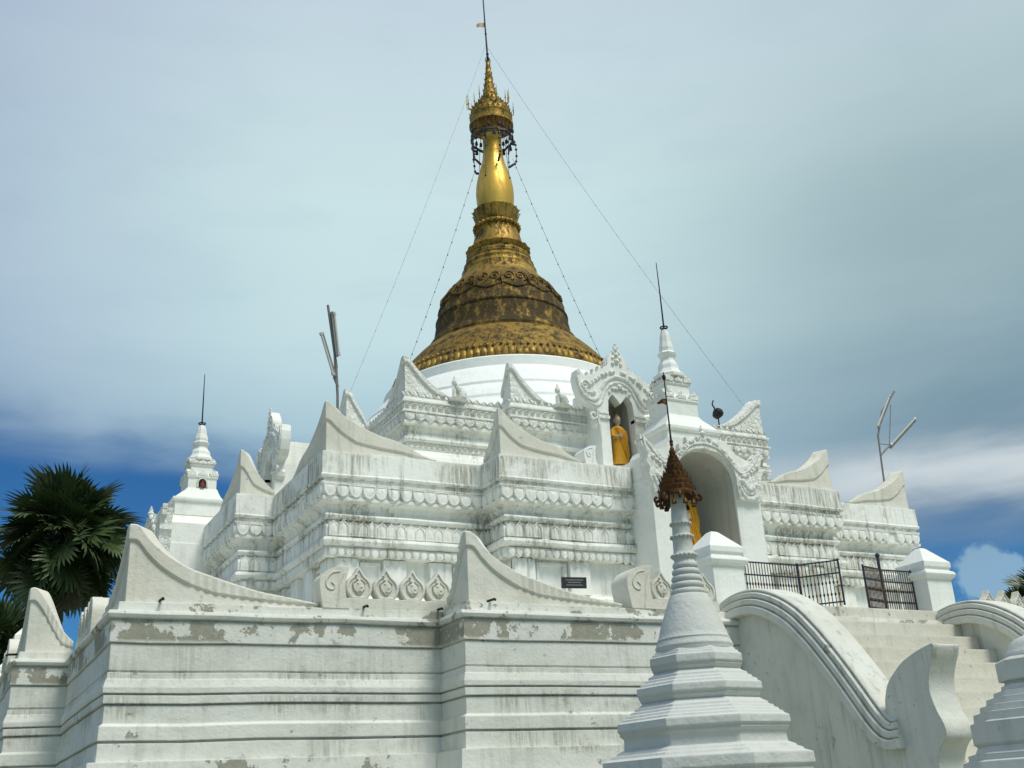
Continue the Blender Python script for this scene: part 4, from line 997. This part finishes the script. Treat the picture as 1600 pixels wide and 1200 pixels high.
# ------------------------------------------------------------------ guy wires and light strings
def string(p0, p1, sag, label, bulbs=18, r=.005, br=.016):
    p0, p1 = Vector(p0), Vector(p1); pts = []
    for k in range(25):
        t_ = k/24; p = p0.lerp(p1, t_); p.z -= sag*4*t_*(1-t_); pts.append(p)
    root = empty('light_string', p0, label, 'light string', 'strings of small bulbs from the crown')
    mb = MB(); mb.tube([p-p0 for p in pts], r, 4); o = mb.build('wire', M['wire'], root); o.matrix_parent_inverse = Matrix.Identity(4)
    bm_ = MB(); bm_.ball((0, 0, 0), br, 6, 4, 1.5); me = bm_.mesh('bulb', M['wire'])
    for k in range(bulbs):
        t_ = (k+.7)/bulbs
        if t_ > .99: continue
        q = bpy.data.objects.new('bulb', me); col.objects.link(q); q.parent = root
        p = p0.lerp(p1, t_); q.location = p-p0-Vector((0, 0, sag*4*t_*(1-t_)+br))
string((-.02, 0, 17.55), (-3.95, -1.1, 7.35), .18, 'long string of bulbs from the mast top to the left terrace corner', 30, .0026, .007)
string((.02, 0, 17.45), (2.30, -4.15, 7.75), .18, 'long string of bulbs from the mast top to the right carved horn', 24, .0026, .007)
string((-.40, .1, 14.2), (-1.85, .55, 9.65), .10, 'short string of bulbs from the crown down the left side of the bell', 16, .0038, .014)
string((.42, -.1, 14.6), (1.95, -.75, 9.55), .10, 'short string of bulbs from the crown down the right side of the bell', 18, .0038, .014)

# ------------------------------------------------------------------ small white stupas in front
def small_stupa(loc, label):
    root = empty('small_stupa', loc, label, 'small stupa')
    q = .00313
    tiers = [(.86, 0), (.84, .5), (.80, .52), (.78, .95), (.74, .97), (.74, 1.10), (.70, 1.13), (.68, 1.30), (.63, 1.42), (.62, 1.52), (.585, 1.56), (.585, 1.615), (.56, 1.635), (.555, 1.66), (.535, 1.69), (.505, 1.70), (.505, 1.732), (.519, 1.742), (.515, 1.79), (.475, 1.803), (.470, 1.812), (.445, 1.82), (.44, 1.828), (.405, 1.842), (.402, 1.882),
             (.405, 1.892), (.422, 1.904), (.42, 1.914), (.431, 1.924), (.428, 1.958), (.405, 1.968), (.402, 1.976), (.385, 1.982), (.380, 1.992), (.362, 1.998), (.358, 2.008), (.338, 2.014), (.335, 2.024), (.31, 2.036), (.292, 2.048), (.298, 2.056), (.310, 2.068), (.308, 2.076), (.318, 2.084), (.316, 2.116), (.30, 2.124), (.296, 2.134), (.276, 2.141), (.272, 2.151), (.254, 2.158), (.252, 2.168), (.232, 2.176), (.216, 2.188),
             (.222, 2.196), (.232, 2.206), (.230, 2.214), (.238, 2.222), (.236, 2.256), (.222, 2.264), (.220, 2.272), (.208, 2.276), (.206, 2.284), (.19, 2.291)]
    mb = MB(); mb.lathe([(r_*1.005, z_) for r_, z_ in tiers], 8, (0, 0), R(-120+16))
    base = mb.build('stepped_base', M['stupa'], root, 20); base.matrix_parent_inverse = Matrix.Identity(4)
    prof = [(.19, 2.285), (.188, 2.30), (.192, 2.31), (.185, 2.325), (.178, 2.34), (.180, 2.346), (.172, 2.355), (.166, 2.376), (.152, 2.42), (.132, 2.471), (.112, 2.52), (.098, 2.556), (.09, 2.566)]
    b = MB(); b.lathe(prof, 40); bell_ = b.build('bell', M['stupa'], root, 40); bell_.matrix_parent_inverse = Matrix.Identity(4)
    sp_ = [(.086, 2.56)]
    for k in range(5):
        z_ = 2.575+k*.034; r_ = .088-k*.0062
        sp_ += [(r_-.008, z_-.012), (r_, z_-.004), (r_+.001, z_+.006), (r_-.002, z_+.014), (r_-.009, z_+.019)]
    sp_ += [(.052, 2.745), (.06, 2.752), (.062, 2.765), (.054, 2.775), (.05, 2.79), (.049, 2.85), (.054, 2.857), (.054, 2.867), (.046, 2.872), (.045, 2.92), (.049, 2.925), (.049, 2.936), (.044, 2.941), (.043, 2.97), (.039, 3.02), (.037, 3.10), (.03, 3.12)]
    s_ = MB(); s_.lathe(sp_, 28)
    for zz, rr, n in ((2.765, .062, 18), (2.862, .055, 16), (2.93, .05, 16)):
        for k in range(n): s_.ball((rr*math.cos(k*6.283/n), rr*math.sin(k*6.283/n), zz), .0085, 6, 4)
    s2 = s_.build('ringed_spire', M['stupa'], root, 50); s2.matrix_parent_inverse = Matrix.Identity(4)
    # bronze filigree umbrella
    hp = [(.06, .03), (.094, .0), (.098, .012), (.095, .03), (.086, .035), (.088, .055), (.082, .06), (.084, .085), (.070, .092), (.072, .108), (.058, .115), (.060, .132), (.046, .14), (.048, .156), (.037, .163), (.039, .18), (.029, .187), (.031, .204), (.022, .21), (.024, .226), (.016, .232), (.018, .248), (.011, .255), (.012, .27), (.006, .28), (.010, .295), (.004, .31)]
    sp2 = [(.096, .028, .024, 22), (.087, .06, .02, 20), (.083, .086, .018, 18), (.071, .108, .018, 16), (.059, .132, .016, 14), (.047, .156, .016, 12), (.038, .18, .015, 10), (.030, .204, .014, 8), (.023, .226, .013, 7), (.017, .248, .012, 6)]
    h_ = hti(None, (0, 0), 3.07, 1, hp, sp2, M['bronze']); h_.parent = root
    sc = MB()
    for k in range(9):
        a = k*6.283/9; ca, sa = math.cos(a), math.sin(a)
        pts = [(r_*ca, r_*sa, 3.075+z_) for r_, z_ in spline([(.085, .01), (.10, -.02), (.115, -.028), (.122, -.012), (.115, .0), (.108, -.008)], 4)]
        sc.tube(pts, .0075, 5)
        a += .35; ca, sa = math.cos(a), math.sin(a)
        sc.tube([(.085*ca, .085*sa, 3.07), (.085*ca, .085*sa, 3.045)], .003, 4); sc.lathe([(.003, 3.048), (.010, 3.04), (.014, 3.022), (.012, 3.02)], 7, (.085*ca, .085*sa))
    c_ = sc.build('curled_bracket', M['bronze'], None, 50); c_.parent = h_
    mm = MB(); mm.tube([(0, 0, 3.37), (0, 0, 3.43), (.0, 0, 3.60), (0, 0, 3.775)], [.007, .0048, .004, .003], 6)
    mm.ball((0, 0, 3.378), .011, 7, 5); mm.ball((0, 0, 3.47), .007, 6, 4); mm.ball((0, 0, 3.745), .011, 7, 5, 1.6)
    mo = mm.build('mast', M['dark'], None); mo.parent = h_
    fm = MB(); vs = []
    for i in range(8):
        s = i/7; x = -.004-.048*s; hh = .017*(1-s)**.6+.002; dz = .006*math.sin(s*5)+.004*s
        for zz, o in ((hh, .002), (-hh*.8, .002), (-hh*.8, -.002), (hh, -.002)): vs.append((x*.89, -x*.457*1+o, 3.60+dz+zz))
    fm.add(vs, [(i*4+j, i*4+(j+1) % 4, (i+1)*4+(j+1) % 4, (i+1)*4+j) for i in range(7) for j in range(4)] + [(0, 1, 2, 3), (31, 30, 29, 28)])
    fo = fm.build('vane_flag', M['bronze'], None); fo.parent = mo
    return root
ss1 = small_stupa((-5.945, -13.0, 0), 'slender white stupa with bronze umbrella and vane, left of the stairs')
dome = empty('domed_stupa', (-3.37, -13.0, -.03), 'low white stupa with a rounded cap on octagonal steps, at the right edge', 'small stupa')
t2 = [(.92, 0), (.90, .9), (.86, .92), (.84, 1.35), (.74, 1.38), (.70, 1.55), (.66, 1.57), (.66, 1.64), (.60, 1.67), (.58, 1.76), (.545, 1.77), (.545, 1.80), (.50, 1.81), (.48, 1.845), (.50, 1.86), (.50, 1.975), (.475, 1.985), (.47, 2.03), (.43, 2.035), (.425, 2.07), (.385, 2.075), (.38, 2.11), (.335, 2.115), (.33, 2.145), (.285, 2.15), (.28, 2.18), (.262, 2.185), (.255, 2.20), (.285, 2.205), (.288, 2.215), (.288, 2.315), (.275, 2.325), (.25, 2.335), (.22, 2.34)]
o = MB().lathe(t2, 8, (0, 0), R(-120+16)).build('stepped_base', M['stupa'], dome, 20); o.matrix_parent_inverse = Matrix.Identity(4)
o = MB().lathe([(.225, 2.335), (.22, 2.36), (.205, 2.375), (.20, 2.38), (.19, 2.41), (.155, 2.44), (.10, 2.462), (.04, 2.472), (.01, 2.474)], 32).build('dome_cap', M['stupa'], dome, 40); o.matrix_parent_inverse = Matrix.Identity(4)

# ------------------------------------------------------------------ palms
def frond_mesh(seed, nl=34, blade=.95, mat='leaf'):
    """fan leaf: stiff pleated leaflets round the end of a stalk (stalk along +X, length 1 before the blade)"""
    rnd = random.Random(seed); mb = MB()
    for k in range(nl):
        a = -2.25+4.5*k/(nl-1)+rnd.uniform(-.03, .03)
        L = blade*(1-.22*abs(a)/2.25)*rnd.uniform(.88, 1.06); wd = .052*rnd.uniform(.85, 1.1)
        d = Vector((math.cos(a), math.sin(a), 0)); n = Vector((-d.y, d.x, 0)); droop = rnd.uniform(.05, .22); cup = .10*abs(a)
        vs = []
        for i, s in enumerate((0.02, .35, .62, .85, 1)):
            ww = wd*(.25, 1, .95, .5, .03)[i]*(1+.0*s)
            p = d*(L*s); p.z = cup*s - droop*s**3 + (.02 if k % 2 else 0)*s
            p.x += .0
            vs += [p-n*ww, p+Vector((0, 0, -.022*(1-s))), p+n*ww]
        mb.add(vs, [(i*3+j, i*3+j+1, (i+1)*3+j+1, (i+1)*3+j) for i in range(4) for j in range(2)])
    return mb.mesh('frond', M[mat])
FM = [frond_mesh(s) for s in range(5)]; FD = [frond_mesh(50+s, 26, .85, 'leafdead') for s in range(2)]
def palm(loc, zc, label, size=1.0, nf=46, seed=1, skirt=True):
    rnd = random.Random(seed)
    root = empty('fan_palm', loc, label, 'palm', 'fan palms behind the pagoda')
    mb = MB(); mb.tube([(0, 0, 0), (.05, 0, zc*.4), (0, .04, zc*.8), (0, 0, zc)], [.24, .19, .17, .15], 12)
    mb.build('trunk', M['trunk'], root).matrix_parent_inverse = Matrix.Identity(4)
    pt = MB()
    for k in range(nf):
        f = (k+.5)/nf; el = R(88-165*f**.9+rnd.uniform(-10, 10)); az = k*2.39996+rnd.uniform(-.2, .2)
        d = Vector((math.cos(el)*math.cos(az), math.cos(el)*math.sin(az), math.sin(el)))
        sl = size*rnd.uniform(.55, 1.15)*(1.0 if f < .7 else 1.0)
        tip = Vector((0, 0, zc))+d*sl
        if f < .6: tip.z += .05
        pt.tube([(0, 0, zc), Vector((0, 0, zc))+d*sl*.5+Vector((0, 0, .04)), tip], [.03, .02, .014], 5)
        dead = skirt and f > .9
        o = bpy.data.objects.new('frond', rnd.choice(FD if dead else FM)); col.objects.link(o); o.parent = root
        dd = (d+Vector((0, 0, -.25-.5*f))).normalized()
        zx = dd.orthogonal(); up = Vector((0, 0, 1)); side = up.cross(dd)
        side = side.normalized() if side.length > .05 else Vector((1, 0, 0)); nz = dd.cross(side)
        rot = Matrix((dd, side, nz)).transposed().to_4x4() @ Matrix.Rotation(rnd.uniform(-.9, .9), 4, 'X')
        s = size*rnd.uniform(.8, 1.05)
        o.matrix_basis = Matrix.Translation(tip) @ rot @ Matrix.Scale(s, 4)
    pt.build('stalk_cluster', M['leaf'], root).matrix_parent_inverse = Matrix.Identity(4)
    return root
palm((-6.76, 11.0, 0), 8.35, 'tall dark fan palm standing behind the left corner of the pagoda', 1.1, 84, 3)
palm((-7.5, 20.5, 0), 6.6, 'lower fan palm at the left edge behind the tall palm', 1.3, 60, 8)
palm((26.9, 9.1, 0), 7.35, 'fan palm far behind the right parapet, mostly hidden', 1.0, 46, 12)
